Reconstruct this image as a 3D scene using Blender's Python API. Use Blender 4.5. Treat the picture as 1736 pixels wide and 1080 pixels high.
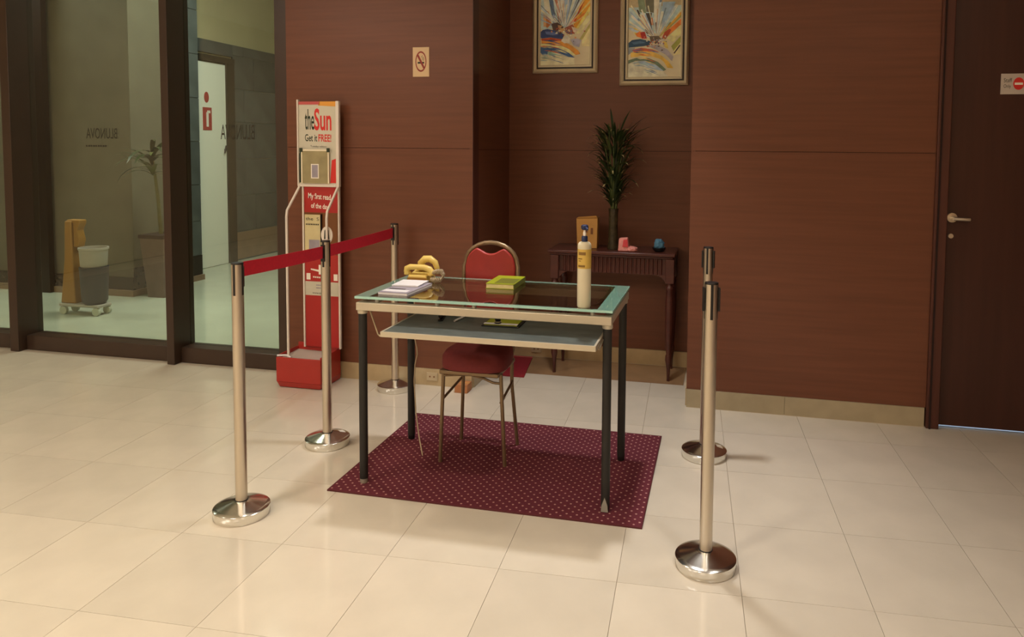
import bpy, bmesh, math, random
from mathutils import Vector, Matrix
random.seed(7)
for o in list(bpy.data.objects): bpy.data.objects.remove(o)
SC = bpy.context.scene
COL = SC.collection
PI = math.pi

# ------------------------------------------------------------------ camera
cd = bpy.data.cameras.new('camera')
cd.sensor_fit = 'HORIZONTAL'; cd.sensor_width = 36.0
cd.lens = 36.0 * 1231.75 / 1736.0
cd.shift_x = -(949.65 - 868.0) / 1736.0
cd.shift_y = (330.76 - 540.0) / 1736.0
cd.clip_start = 0.05; cd.clip_end = 100
cam = bpy.data.objects.new('camera', cd); COL.objects.link(cam)
Rv = Vector((0.97590, 0.21805, 0.00914)); Uv = Vector((-0.02254, 0.05903, 0.99800)); Fv = Vector((-0.21707, 0.97415, -0.06252))
cam.matrix_world = Matrix(((Rv.x, Uv.x, -Fv.x, 0), (Rv.y, Uv.y, -Fv.y, 0), (Rv.z, Uv.z, -Fv.z, 1.4), (0, 0, 0, 1)))
SC.camera = cam

# ------------------------------------------------------------------ world, view
w = bpy.data.worlds.new('world'); SC.world = w; w.use_nodes = True
w.node_tree.nodes['Background'].inputs[0].default_value = (0.9, 0.85, 0.75, 1)
w.node_tree.nodes['Background'].inputs[1].default_value = 0.05
SC.view_settings.view_transform = 'Standard'; SC.view_settings.look = 'None'
SC.view_settings.gamma = 1.0; SC.view_settings.exposure = 0.0
SC.view_settings.use_curve_mapping = False

# ------------------------------------------------------------------ ceiling downlights (positions; fixtures are built below)
CEIL = 3.2
WARM = (1.0, 0.90, 0.76)
NEUT = (0.98, 0.98, 1.0)
DOWNLIGHTS = [  # x, y, watts, colour, cone deg
    (-2.35, 1.20, 36, WARM, 92), (-2.10, 2.95, 23, WARM, 112), (-0.9, 1.35, 38, WARM, 95),
    (0.75, 1.40, 34, NEUT, 82), (-0.65, 3.25, 74, NEUT, 70), (0.75, 2.85, 14, NEUT, 74),
    (-3.9, 2.3, 7, WARM, 110), (-0.9, 0.0, 36, WARM, 100), (0.9, 0.0, 20, NEUT, 90), (-2.6, 0.0, 36, WARM, 100), (-5.2, 1.0, 30, WARM, 110)]
FILL_PANELS = [(-3.6, -1.9, 1.4, 1.0, 40), (-0.8, -1.9, 1.4, 1.0, 12), (1.7, -1.9, 1.0, 1.0, 5), (-4.5, -0.4, 1.0, 1.4, 36)]  # out-of-view ceiling panels, added as diffuse fill for the lobby
def spot(x, y, z, power, col, ang, blend=0.9, rad=0.09):
    l = bpy.data.lights.new('downlight_lamp', 'SPOT'); l.energy = power; l.color = col
    l.spot_size = math.radians(ang); l.spot_blend = blend; l.shadow_soft_size = rad
    o = bpy.data.objects.new('downlight_lamp', l); COL.objects.link(o); o.location = (x, y, z); return o
for (x, y, p, c, ang) in DOWNLIGHTS: spot(x, y, CEIL - 0.03, p * 2.6, c, ang)
def area(x, y, z, sx, sy, power, col, rot=(0, 0, 0)):
    l = bpy.data.lights.new('area_light', 'AREA'); l.shape = 'RECTANGLE'; l.size = sx; l.size_y = sy; l.energy = power; l.color = col
    o = bpy.data.objects.new('area_light', l); COL.objects.link(o); o.location = (x, y, z); o.rotation_euler = rot; return o
for (x, y, sx, sy, p) in FILL_PANELS: area(x, y, CEIL - 0.03, sx, sy, p, NEUT)
area(-3.8, 5.6, 3.85, 1.2, 1.6, 92, (0.99, 1.0, 0.98))
area(-7.8, 4.9, 3.85, 2.4, 0.9, 52, (0.99, 1.0, 0.98))
area(1.4, 4.6, 0.9, 0.6, 0.3, 12, (0.55, 0.78, 1.0))           # lamp of the room behind the door

# ------------------------------------------------------------------ materials
def lin(c):
    out = []
    for v in c:
        v = v / 255.0
        out.append(v / 12.92 if v <= 0.04045 else ((v + 0.055) / 1.055) ** 2.4)
    return (*out, 1.0)
def mat(name, col, rough=0.5, metal=0.0, spec=0.5, noise=0.0, nscale=20.0, stretch=(1, 1, 1), bump=0.0, coat=0.0, trans=0.0, ior=1.45, emit=None, alpha=1.0, rnd=0.0, rvar=0.0):
    m = bpy.data.materials.new(name); m.use_nodes = True
    nt = m.node_tree; b = nt.nodes['Principled BSDF']
    c = lin(col)
    b.inputs['Base Color'].default_value = c
    b.inputs['Roughness'].default_value = rough
    b.inputs['Metallic'].default_value = metal
    b.inputs['Specular IOR Level'].default_value = spec
    b.inputs['Coat Weight'].default_value = coat
    b.inputs['Transmission Weight'].default_value = trans
    b.inputs['IOR'].default_value = ior
    b.inputs['Alpha'].default_value = alpha
    if emit:
        b.inputs['Emission Color'].default_value = lin(emit[0]); b.inputs['Emission Strength'].default_value = emit[1]
    if noise or bump or rnd or rvar:
        tc = nt.nodes.new('ShaderNodeTexCoord'); mp = nt.nodes.new('ShaderNodeMapping'); nz = nt.nodes.new('ShaderNodeTexNoise')
        mp.inputs['Scale'].default_value = stretch; nz.inputs['Scale'].default_value = nscale; nz.inputs['Detail'].default_value = 6
        nt.links.new(tc.outputs['Object'], mp.inputs['Vector']); nt.links.new(mp.outputs['Vector'], nz.inputs['Vector'])
        if noise or rnd:
            mr = nt.nodes.new('ShaderNodeMapRange'); mr.inputs['From Min'].default_value = 0.3; mr.inputs['From Max'].default_value = 0.7
            mr.inputs['To Min'].default_value = 1 - noise; mr.inputs['To Max'].default_value = 1 + noise
            nt.links.new(nz.outputs['Fac'], mr.inputs['Value'])
            mx = nt.nodes.new('ShaderNodeMix'); mx.data_type = 'RGBA'; mx.blend_type = 'MULTIPLY'; mx.inputs['Factor'].default_value = 1
            mx.inputs['A'].default_value = c
            fac = mr.outputs['Result']
            if rnd:
                oi = nt.nodes.new('ShaderNodeObjectInfo'); r2 = nt.nodes.new('ShaderNodeMapRange')
                r2.inputs['To Min'].default_value = 1 - rnd; r2.inputs['To Max'].default_value = 1 + rnd
                nt.links.new(oi.outputs['Random'], r2.inputs['Value'])
                mu = nt.nodes.new('ShaderNodeMath'); mu.operation = 'MULTIPLY'
                nt.links.new(fac, mu.inputs[0]); nt.links.new(r2.outputs['Result'], mu.inputs[1]); fac = mu.outputs[0]
            cb = nt.nodes.new('ShaderNodeCombineColor')
            for i in range(3): nt.links.new(fac, cb.inputs[i])
            nt.links.new(cb.outputs[0], mx.inputs['B']); nt.links.new(mx.outputs['Result'], b.inputs['Base Color'])
        if rvar:
            m3 = nt.nodes.new('ShaderNodeMapRange'); m3.inputs['To Min'].default_value = max(0.02, rough - rvar); m3.inputs['To Max'].default_value = rough + rvar
            nt.links.new(nz.outputs['Fac'], m3.inputs['Value']); nt.links.new(m3.outputs['Result'], b.inputs['Roughness'])
        if bump:
            bp = nt.nodes.new('ShaderNodeBump'); bp.inputs['Strength'].default_value = bump; bp.inputs['Distance'].default_value = 0.002
            nt.links.new(nz.outputs['Fac'], bp.inputs['Height']); nt.links.new(bp.outputs['Normal'], b.inputs['Normal'])
    return m
M = {}
M['wood'] = mat('reddish_wood_veneer', (112, 69, 49), 0.36, noise=0.10, nscale=3.0, stretch=(0.7, 0.7, 16), bump=0.05, spec=0.35)
M['wood_gap'] = mat('dark_joint', (38, 18, 12), 0.8)
M['doorwood'] = mat('dark_door_veneer', (66, 38, 31), 0.33, noise=0.12, nscale=3.0, stretch=(10, 10, 0.6), spec=0.45)
M['doorframe'] = mat('door_frame_wood', (84, 48, 38), 0.4, noise=0.10, nscale=3.0, stretch=(10, 10, 0.6), spec=0.4)
M['marble'] = mat('cream_marble_tile', (202, 191, 172), 0.11, noise=0.05, nscale=5.0, spec=0.6, rnd=0.035, rvar=0.03)
M['grout'] = mat('tile_joint', (192, 176, 150), 0.6)
M['marble_brown'] = mat('brown_marble_strip', (142, 110, 78), 0.16, noise=0.10, nscale=6.0)
M['skirt'] = mat('beige_marble_skirting', (188, 166, 128), 0.25, noise=0.10, nscale=9.0)
M['skirt_grey'] = mat('olive_marble_skirting', (172, 158, 128), 0.25, noise=0.08, nscale=9.0)
M['bronze'] = mat('dark_bronze_aluminium', (62, 46, 36), 0.35, metal=0.0, spec=0.5, noise=0.05, nscale=8)
M['ceiling'] = mat('ceiling_paint', (235, 228, 215), 0.8)
M['cream_wall'] = mat('cream_wall_paint', (200, 180, 150), 0.7)
M['lamp'] = mat('lamp_glow', (255, 240, 215), 0.5, emit=((255, 232, 200), 8.0))
M['lamp_out'] = mat('lamp_panel_glow', (240, 255, 225), 0.5, emit=((240, 255, 220), 3.0))
M['wall_glow'] = mat('warm_lamp_shade', (255, 214, 160), 0.6, emit=((255, 200, 130), 5.0))
M['white_metal'] = mat('white_enamel', (228, 218, 205), 0.35)
M['steel'] = mat('brushed_steel', (212, 202, 186), 0.34, metal=1.0, noise=0.04, nscale=30, stretch=(1, 1, 0.05))
M['steel_pol'] = mat('polished_steel', (226, 224, 218), 0.16, metal=1.0)
M['black'] = mat('black_plastic', (26, 22, 20), 0.45)
M['belt'] = mat('crimson_webbing', (206, 32, 52), 0.75, noise=0.06, nscale=80)
def thin_glass(name, tint, refl=(0.95, 0.97, 0.95, 1), rough=0.0, ior=1.5):
    m = bpy.data.materials.new(name); m.use_nodes = True; nt = m.node_tree; nt.nodes.remove(nt.nodes['Principled BSDF'])
    out = nt.nodes['Material Output']; tr = nt.nodes.new('ShaderNodeBsdfTransparent'); tr.inputs[0].default_value = lin(tint)
    gl = nt.nodes.new('ShaderNodeBsdfGlossy'); gl.inputs[0].default_value = refl; gl.inputs['Roughness'].default_value = rough
    fr_ = nt.nodes.new('ShaderNodeFresnel'); ge = nt.nodes.new('ShaderNodeNewGeometry'); mr = nt.nodes.new('ShaderNodeMapRange')
    mr.inputs['To Min'].default_value = ior; mr.inputs['To Max'].default_value = 1 / ior          # both faces of the sheet reflect alike
    nt.links.new(ge.outputs['Backfacing'], mr.inputs['Value']); nt.links.new(mr.outputs['Result'], fr_.inputs[0]); mx = nt.nodes.new('ShaderNodeMixShader')
    nt.links.new(fr_.outputs[0], mx.inputs[0]); nt.links.new(tr.outputs[0], mx.inputs[1]); nt.links.new(gl.outputs[0], mx.inputs[2]); nt.links.new(mx.outputs[0], out.inputs[0])
    return m
M['glass'] = thin_glass('window_glass', (246, 250, 244))
M['desk_glass'] = mat('clear_green_glass', (186, 222, 208), 0.02, trans=1.0, ior=1.52)
M['desk_frost'] = mat('frosted_green_glass', (134, 176, 156), 0.05, spec=0.8, noise=0.04, nscale=10)
for _m in (M['desk_frost'],):
    _b = _m.node_tree.nodes['Principled BSDF']; _b.inputs['Coat Weight'].default_value = 1.0; _b.inputs['Coat IOR'].default_value = 1.9; _b.inputs['Coat Roughness'].default_value = 0.02
M['desk_edge'] = mat('polished_glass_edge', (168, 214, 200), 0.15, spec=0.7)
M['smoke'] = thin_glass('smoked_grey_glass', (206, 200, 188), (0.95, 0.93, 0.9, 1), 0.02, 2.4)
M['alu'] = mat('champagne_aluminium', (202, 192, 170), 0.36, metal=0.45)
M['legblack'] = mat('black_powder_coat', (36, 33, 29), 0.55, noise=0.08, nscale=12)
M['rubber'] = mat('grey_plastic_foot', (150, 145, 132), 0.5)
M['slate'] = mat('charcoal_shelf_laminate', (80, 86, 82), 0.38, noise=0.22, nscale=14, stretch=(1, 2, 1))
M['carpet'] = None
M['chair_red'] = mat('red_vinyl', (160, 48, 42), 0.42, noise=0.08, nscale=16)
M['seat_red'] = mat('maroon_fabric', (116, 42, 42), 0.8, noise=0.08, nscale=60)
M['chair_frame'] = mat('bronze_gold_tube', (134, 112, 84), 0.35, metal=0.5)
M['red_plastic'] = mat('red_plastic', (170, 48, 40), 0.35, noise=0.04, nscale=8)
M['red_dark'] = mat('red_card', (176, 40, 36), 0.45)
M['poster'] = mat('poster_paper', (206, 200, 180), 0.5, noise=0.05, nscale=6)
M['ink'] = mat('dark_ink', (40, 40, 30), 0.6)
M['inkgreen'] = mat('dark_green_ink', (38, 50, 28), 0.6)
M['inkred'] = mat('red_ink', (214, 48, 40), 0.5)
M['orange'] = mat('amber_ink', (226, 158, 60), 0.5)
M['white_ink'] = mat('white_ink', (244, 236, 222), 0.5)
M['pinkband'] = mat('rose_ink', (196, 88, 84), 0.5)
M['acrylic'] = mat('clear_acrylic', (236, 226, 216), 0.05, trans=1.0, ior=1.1)
M['notice'] = mat('olive_notice_print', (158, 146, 106), 0.4, noise=0.14, nscale=14)
M['news'] = mat('newsprint', (214, 200, 152), 0.7, noise=0.05, nscale=20)
M['wood_dark'] = mat('mahogany_dark', (78, 40, 32), 0.28, noise=0.15, nscale=4, stretch=(1, 8, 8), spec=0.5)
M['leaf'] = mat('dark_green_leaf', (44, 58, 26), 0.4, noise=0.2, nscale=12)
M['leaf2'] = mat('mid_green_leaf', (74, 86, 40), 0.4, noise=0.2, nscale=12)
M['leaftip'] = mat('dry_leaf_tip', (176, 160, 110), 0.5)
M['vase'] = mat('dark_glazed_vase', (56, 48, 30), 0.25, noise=0.5, nscale=30)
M['stalk'] = mat('bamboo_stalk', (104, 98, 56), 0.45, noise=0.2, nscale=20)
M['card'] = mat('kraft_cardboard', (188, 138, 70), 0.7, noise=0.08, nscale=10)
M['card_dk'] = mat('cardboard_print', (120, 74, 36), 0.7)
M['pink'] = mat('pink_tissue_wrap', (216, 140, 128), 0.6, noise=0.15, nscale=40)
M['redwrap'] = mat('red_wrap', (196, 40, 44), 0.4)
M['blue'] = mat('blue_cloth', (78, 124, 148), 0.7, noise=0.1, nscale=40)
M['navy'] = mat('navy_plastic', (34, 46, 84), 0.35)
M['bottle'] = mat('milky_plastic', (218, 208, 178), 0.35, spec=0.5)
M['label'] = mat('gold_label', (210, 176, 88), 0.45, noise=0.06, nscale=30)
M['labeldk'] = mat('brown_label_print', (132, 98, 44), 0.5)
M['yellow'] = mat('mustard_phone_plastic', (218, 188, 100), 0.35)
M['cordgrey'] = mat('grey_coil_cord', (176, 156, 124), 0.5)
M['paper_w'] = mat('white_paper', (226, 222, 222), 0.45)
M['paper_l'] = mat('lavender_grey_paper', (156, 148, 158), 0.4, noise=0.14, nscale=16)
M['green'] = mat('lime_book_cover', (150, 158, 30), 0.4, noise=0.12, nscale=10)
M['green_dk'] = mat('olive_cover_print', (104, 108, 34), 0.45)
M['pages'] = mat('cream_pages', (218, 204, 140), 0.6, noise=0.1, nscale=60, stretch=(1, 1, 12))
M['brick'] = mat('brown_block', (176, 116, 72), 0.6, noise=0.12, nscale=20)
M['mat_red'] = mat('crimson_mat', (136, 26, 34), 0.8, noise=0.08, nscale=30)
M['gold'] = mat('champagne_gold_moulding', (240, 226, 192), 0.28, metal=0.3, noise=0.08, nscale=6)
M['goldlight'] = mat('cream_gold_moulding', (246, 236, 208), 0.3, metal=0.2)
M['channel'] = mat('dark_channel', (44, 30, 18), 0.4)
M['canvas'] = mat('canvas_cream', (236, 226, 192), 0.6, noise=0.10, nscale=5)
M['signbeige'] = mat('beige_sign_plate', (216, 184, 140), 0.35)
M['signgrey'] = mat('grey_white_sign_plate', (196, 186, 176), 0.4)
M['signred'] = mat('dark_red_sign_ink', (140, 42, 30), 0.45)
M['socket'] = mat('socket_plate', (186, 168, 136), 0.4)
M['concrete'] = mat('olive_render', (100, 94, 76), 0.7, noise=0.10, nscale=4)
M['concrete_l'] = mat('pale_render', (100, 95, 76), 0.7, noise=0.08, nscale=5)
M['stone'] = mat('grey_stone_cladding', (84, 88, 84), 0.4, noise=0.18, nscale=4, rnd=0.10)
M['plaster'] = mat('yellow_grey_plaster', (176, 166, 128), 0.7, noise=0.05, nscale=3)
M['granite'] = mat('black_granite', (44, 34, 26), 0.25, noise=0.1, nscale=20)
M['ledge'] = mat('brown_stone_ledge', (138, 112, 88), 0.35, noise=0.08, nscale=8)
M['floor_out'] = mat('pale_green_marble_floor', (186, 190, 168), 0.22, noise=0.05, nscale=3)
M['whitedoor'] = mat('pale_green_white_door', (240, 240, 222), 0.5)
M['darkjamb'] = mat('dark_olive_jamb', (44, 40, 28), 0.5)
M['ext_red'] = mat('extinguisher_sign_red', (168, 50, 46), 0.5)
M['buck_y'] = mat('amber_bucket_plastic', (158, 112, 40), 0.5)
M['buck_w'] = mat('grey_white_bucket', (172, 166, 152), 0.5)
M['buck_d'] = mat('slate_bucket', (58, 56, 60), 0.5)
M['planter'] = mat('brown_planter', (104, 84, 74), 0.5, noise=0.1, nscale=10)
M['letter'] = mat('dark_glass_lettering', (56, 50, 34), 0.6)
M['wire'] = mat('steel_wire', (196, 180, 150), 0.35, metal=0.8)

# carpet with a dotted weave, laid out in the mat's own coordinates
def carpet():
    m = bpy.data.materials.new('burgundy_dotted_carpet'); m.use_nodes = True; nt = m.node_tree; b = nt.nodes['Principled BSDF']
    b.inputs['Roughness'].default_value = 0.95; b.inputs['Specular IOR Level'].default_value = 0.1
    tc = nt.nodes.new('ShaderNodeTexCoord'); sp = nt.nodes.new('ShaderNodeSeparateXYZ'); nt.links.new(tc.outputs['Object'], sp.inputs[0])
    def mth(op, a, b2=None):
        n = nt.nodes.new('ShaderNodeMath'); n.operation = op
        for i, v in enumerate((a, b2)):
            if v is None: continue
            if isinstance(v, (int, float)): n.inputs[i].default_value = v
            else: nt.links.new(v, n.inputs[i])
        return n.outputs[0]
    S = 1 / 0.040
    x = mth('MULTIPLY', sp.outputs[0], S); y = mth('MULTIPLY', sp.outputs[1], S)
    def cell(ox):
        fx = mth('SUBTRACT', mth('FRACT', mth('ADD', x, ox)), 0.5); fy = mth('SUBTRACT', mth('FRACT', mth('ADD', y, ox)), 0.5)
        return mth('SQRT', mth('ADD', mth('MULTIPLY', fx, fx), mth('MULTIPLY', fy, fy)))
    d = mth('MINIMUM', cell(0.25), cell(0.75)); dot = mth('LESS_THAN', d, 0.105)
    nz = nt.nodes.new('ShaderNodeTexNoise'); nz.inputs['Scale'].default_value = 220; nt.links.new(tc.outputs['Object'], nz.inputs['Vector'])
    dot2 = mth('MULTIPLY', dot, 0.85)
    mx = nt.nodes.new('ShaderNodeMix'); mx.data_type = 'RGBA'; nt.links.new(dot2, mx.inputs['Factor'])
    mx.inputs['A'].default_value = lin((108, 50, 58)); mx.inputs['B'].default_value = lin((214, 160, 150))
    m2 = nt.nodes.new('ShaderNodeMix'); m2.data_type = 'RGBA'; m2.blend_type = 'MULTIPLY'; m2.inputs['Factor'].default_value = 0.45
    nt.links.new(mx.outputs['Result'], m2.inputs['A']); nt.links.new(nz.outputs['Fac'], m2.inputs['B']); nt.links.new(m2.outputs['Result'], b.inputs['Base Color'])
    return m
M['carpet'] = carpet()
M['carpet_edge'] = mat('carpet_binding', (84, 34, 36), 0.9)

# ------------------------------------------------------------------ mesh helpers
class MB:
    def __init__(self): self.v = []; self.f = []; self.s = []; self.mi = []
    def add(self, vs, fs, smooth=False, mi=0):
        n = len(self.v); self.v += [tuple(p) for p in vs]
        for f in fs: self.f.append([i + n for i in f]); self.s.append(smooth); self.mi.append(mi)
        return self
    def box(self, x0, x1, y0, y1, z0, z1, mi=0):
        vs = [(x0, y0, z0), (x1, y0, z0), (x1, y1, z0), (x0, y1, z0), (x0, y0, z1), (x1, y0, z1), (x1, y1, z1), (x0, y1, z1)]
        return self.add(vs, [(3, 2, 1, 0), (4, 5, 6, 7), (0, 1, 5, 4), (1, 2, 6, 5), (2, 3, 7, 6), (3, 0, 4, 7)], mi=mi)
    def hexa(self, bot, top, mi=0):
        return self.add(list(bot) + list(top), [(3, 2, 1, 0), (4, 5, 6, 7), (0, 1, 5, 4), (1, 2, 6, 5), (2, 3, 7, 6), (3, 0, 4, 7)], mi=mi)
    def lathe(self, prof, cx=0, cy=0, n=24, mi=0, smooth=True):
        vs = []; fs = []
        for (r, z) in prof:
            for i in range(n):
                a = 2 * PI * i / n; vs.append((cx + r * math.cos(a), cy + r * math.sin(a), z))
        for k in range(len(prof) - 1):
            for i in range(n):
                j = (i + 1) % n; fs.append((k * n + i, k * n + j, (k + 1) * n + j, (k + 1) * n + i))
        self.add(vs, fs, smooth, mi)
        m = len(self.v) - len(vs)
        if prof[0][0] > 1e-6: self.f.append([m + i for i in range(n)][::-1]); self.s.append(False); self.mi.append(mi)
        if prof[-1][0] > 1e-6: self.f.append([m + (len(prof) - 1) * n + i for i in range(n)]); self.s.append(False); self.mi.append(mi)
        return self
    def tube(self, pts, r, n=8, closed=False, mi=0):
        pts = [Vector(p) for p in pts]; N = len(pts); rings = []
        rr = r if isinstance(r, (list, tuple)) else [r] * N
        up = Vector((0, 0, 1)); prev = None
        for k, p in enumerate(pts):
            if closed: t = pts[(k + 1) % N] - pts[k - 1]
            elif k == 0: t = pts[1] - p
            elif k == N - 1: t = p - pts[k - 1]
            else: t = pts[k + 1] - pts[k - 1]
            t.normalize()
            if prev is None:
                a = t.cross(up)
                if a.length < 1e-3: a = t.cross(Vector((1, 0, 0)))
            else: a = prev - t * prev.dot(t)
            a.normalize(); prev = a; b = t.cross(a)
            rings.append([p + a * (rr[k] * math.cos(2 * PI * i / n)) + b * (rr[k] * math.sin(2 * PI * i / n)) for i in range(n)])
        vs = [q for ring in rings for q in ring]; fs = []
        K = N if closed else N - 1
        for k in range(K):
            k2 = (k + 1) % N
            for i in range(n):
                j = (i + 1) % n; fs.append((k * n + i, k * n + j, k2 * n + j, k2 * n + i))
        self.add(vs, fs, True, mi); m = len(self.v) - len(vs)
        if not closed:
            self.f.append([m + i for i in range(n)][::-1]); self.s.append(False); self.mi.append(mi)
            self.f.append([m + (N - 1) * n + i for i in range(n)]); self.s.append(False); self.mi.append(mi)
        return self
    def prism_y(self, poly, y0, y1, mi=0):          # poly of (x, z), extruded along y
        n = len(poly); vs = [(x, y0, z) for x, z in poly] + [(x, y1, z) for x, z in poly]
        fs = [tuple(range(n)), tuple(range(2 * n - 1, n - 1, -1))] + [(i, i + n, (i + 1) % n + n, (i + 1) % n) for i in range(n)]
        return self.add(vs, fs, mi=mi)
    def prism_z(self, poly, z0, z1, mi=0):
        n = len(poly); vs = [(x, y, z0) for x, y in poly] + [(x, y, z1) for x, y in poly]
        fs = [tuple(range(n))[::-1], tuple(range(n, 2 * n))] + [(i, (i + 1) % n, (i + 1) % n + n, i + n) for i in range(n)]
        return self.add(vs, fs, mi=mi)
    def mesh(self, name, mats):
        me = bpy.data.meshes.new(name); me.from_pydata(self.v, [], self.f)
        for i, p in enumerate(me.polygons): p.use_smooth = self.s[i]; p.material_index = self.mi[i]
        for m in (mats if isinstance(mats, (list, tuple)) else [mats]): me.materials.append(m)
        bm = bmesh.new(); bm.from_mesh(me); bmesh.ops.recalc_face_normals(bm, faces=bm.faces); bm.to_mesh(me); bm.free()
        me.set_sharp_from_angle(angle=math.radians(50)); me.update(); return me
    def build(self, name, mats, parent=None, loc=None, rz=0, bevel=0.0, seg=2):
        me = self.mesh(name, mats); o = bpy.data.objects.new(name, me); COL.objects.link(o)
        if loc: o.location = loc
        if rz: o.rotation_euler = (0, 0, rz)
        if parent: o.parent = parent
        if bevel:
            b = o.modifiers.new('bevel', 'BEVEL'); b.width = bevel; b.segments = seg; b.limit_method = 'ANGLE'; b.angle_limit = math.radians(40)
        return o
def tag(o, label, cat=None, group=None, kind=None):
    o['label'] = label
    if cat: o['category'] = cat
    if group: o['group'] = group
    if kind: o['kind'] = kind
    return o
def empty(name, loc, label, cat, group=None, rz=0, kind=None):
    o = bpy.data.objects.new(name, None); COL.objects.link(o); o.location = loc; o.rotation_euler = (0, 0, rz); o.empty_display_size = 0.1
    return tag(o, label, cat, group, kind)
def text_mesh(body, w, h, bold=0.0):
    cu = bpy.data.curves.new('t', 'FONT'); cu.body = body; cu.size = 1; cu.offset = bold; cu.resolution_u = 3
    o = bpy.data.objects.new('t', cu); COL.objects.link(o)
    dg = bpy.context.evaluated_depsgraph_get(); me = bpy.data.meshes.new_from_object(o.evaluated_get(dg))
    bpy.data.objects.remove(o); bpy.data.curves.remove(cu)
    xs = [v.co.x for v in me.vertices]; ys = [v.co.y for v in me.vertices]
    x0, x1, y0, y1 = min(xs), max(xs), min(ys), max(ys)
    for v in me.vertices: v.co = Vector(((v.co.x - x0) / (x1 - x0) * w, 0, (v.co.y - y0) / (y1 - y0) * h))
    return me
def lettering(body, x, z, y, w, h, m, parent, name='lettering', bold=0.0, mirror=False, slant=0.0):
    me = text_mesh(body, w, h, bold)
    if mirror:
        for v in me.vertices: v.co.x = w - v.co.x
    for v in me.vertices: v.co.z += slant * v.co.x
    me.materials.append(m); o = bpy.data.objects.new(name, me); COL.objects.link(o); o.location = (x, y, z); o.parent = parent
    return o
def arc(cx, cz, r, a0, a1, n): return [(cx + r * math.cos(a0 + (a1 - a0) * i / n), cz + r * math.sin(a0 + (a1 - a0) * i / n)) for i in range(n + 1)]

# ================================================================== STRUCTURE
W = 3.96        # wall face
NB = 4.70       # niche back face
XC = -1.40      # niche left corner
XR = -0.165     # niche right corner
# floor: bed + individually laid marble tiles
fl = MB().box(-7.0, 3.2, -3.6, 4.02, -0.10, -0.006).box(XC - 0.02, XR + 0.02, 4.02, 4.72, -0.10, -0.006).build('floor', M['grout'])
tag(fl, 'glossy cream marble tiled lobby floor', 'floor', kind='structure')
TT = 0.043; TS = 0.395; TV = 0.455; G = 0.0007
def clip(poly, f):
    out = []
    for i in range(len(poly)):
        a, b = poly[i], poly[(i + 1) % len(poly)]; fa, fb = f(a), f(b)
        if fa >= 0: out.append(a)
        if fa * fb < 0: t = fa / (fa - fb); out.append((a[0] + (b[0] - a[0]) * t, a[1] + (b[1] - a[1]) * t))
    return out
ct, st = math.cos(TT), math.sin(TT)
far = MB(); NT = 0
for iu in range(-16, 10):
    for iv in range(-13, 7):
        u0 = -0.207 + TS * iu; v0 = 2.275 + TV * iv
        P = [(u0 + G, v0 + G), (u0 + TS - G, v0 + G), (u0 + TS - G, v0 + TV - G), (u0 + G, v0 + TV - G)]
        P = [(u * ct - v * st, u * st + v * ct) for u, v in P]
        ymax = 4.322 if (P[0][0] > XC - 0.3 and P[0][0] < XR + 0.1) else 3.99
        P = clip(P, lambda p: ymax - p[1])
        P = clip(P, lambda p: p[0] + 6.9) if P else P
        P = clip(P, lambda p: 3.1 - p[0]) if P else P
        P = clip(P, lambda p: p[1] + 3.5) if P else P
        if len(P) < 3: continue
        cxm = sum(p[0] for p in P) / len(P); cym = sum(p[1] for p in P) / len(P)
        near = cym > 1.25 and -5.0 < cxm < 2.0
        if near:
            Q = [(p[0] - cxm, p[1] - cym) for p in P]
            o = MB().prism_z(Q, -0.012, 0.0).build('tile', M['marble'], fl, loc=(cxm, cym, 0)); NT += 1
        else: far.prism_z(P, -0.012, 0.0)
fo = far.build('tile_field', M['marble'], fl); fo['kind'] = 'stuff'
MB().box(XC, XR - 0.035, 4.325, NB, -0.012, 0.0).build('marble_strip', M['marble_brown'], fl)

def wallpanels(wall, x0, x1, y, joints, zt=CEIL):
    zs = [0.10] + joints + [zt]
    for i in range(len(zs) - 1):
        MB().box(x0, x1, y, y + 0.018, zs[i] + 0.0012, zs[i + 1] - 0.0012).build('panel', M['wood'], wall)
wl = MB().box(-2.585, XC - 0.02, W + 0.02, W + 0.14, 0.0, CEIL).build('wall_left', M['wood_gap'])
tag(wl, 'reddish brown wood panelled wall beside the glass shopfront', 'wall', kind='structure')
wallpanels(wl, -2.585, XC, W, [1.40])
wn = MB().box(XC - 0.14, XR + 0.14, NB + 0.02, NB + 0.14, 0.0, CEIL).build('wall_niche_back', M['wood_gap'])
tag(wn, 'shaded wood panelled back wall of the alcove', 'wall', kind='structure')
wallpanels(wn, XC - 0.02, XR + 0.02, NB, [1.395])
ws = MB().box(XC - 0.14, XC - 0.02, W + 0.02, NB + 0.02, 0.0, CEIL).build('wall_niche_left', M['wood_gap'])
tag(ws, 'dark wood side wall of the alcove on its left', 'wall', kind='structure')
for z0, z1 in ((0.10, 1.395), (1.395, CEIL)):
    MB().box(XC - 0.018, XC, W + 0.0005, NB - 0.0005, z0 + 0.0012, z1 - 0.0012).build('panel', M['wood'], ws)
wr = MB().box(XR + 0.02, 1.04, W + 0.02, W + 0.14, 0.0, CEIL).build('wall_right', M['wood_gap'])
tag(wr, 'reddish brown wood panelled wall between alcove and dark door', 'wall', kind='structure')
wallpanels(wr, XR, 1.04, W, [1.399])
wq = MB().box(XR + 0.02, XR + 0.14, W + 0.02, NB + 0.02, 0.0, CEIL).build('wall_niche_right', M['wood_gap'])
tag(wq, 'dark wood side wall of the alcove on its right', 'wall', kind='structure')
for z0, z1 in ((0.10, 1.395), (1.395, CEIL)):
    MB().box(XR, XR + 0.018, W + 0.0185, NB - 0.0005, z0 + 0.0012, z1 - 0.0012).build('panel', M['wood'], wq)
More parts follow.
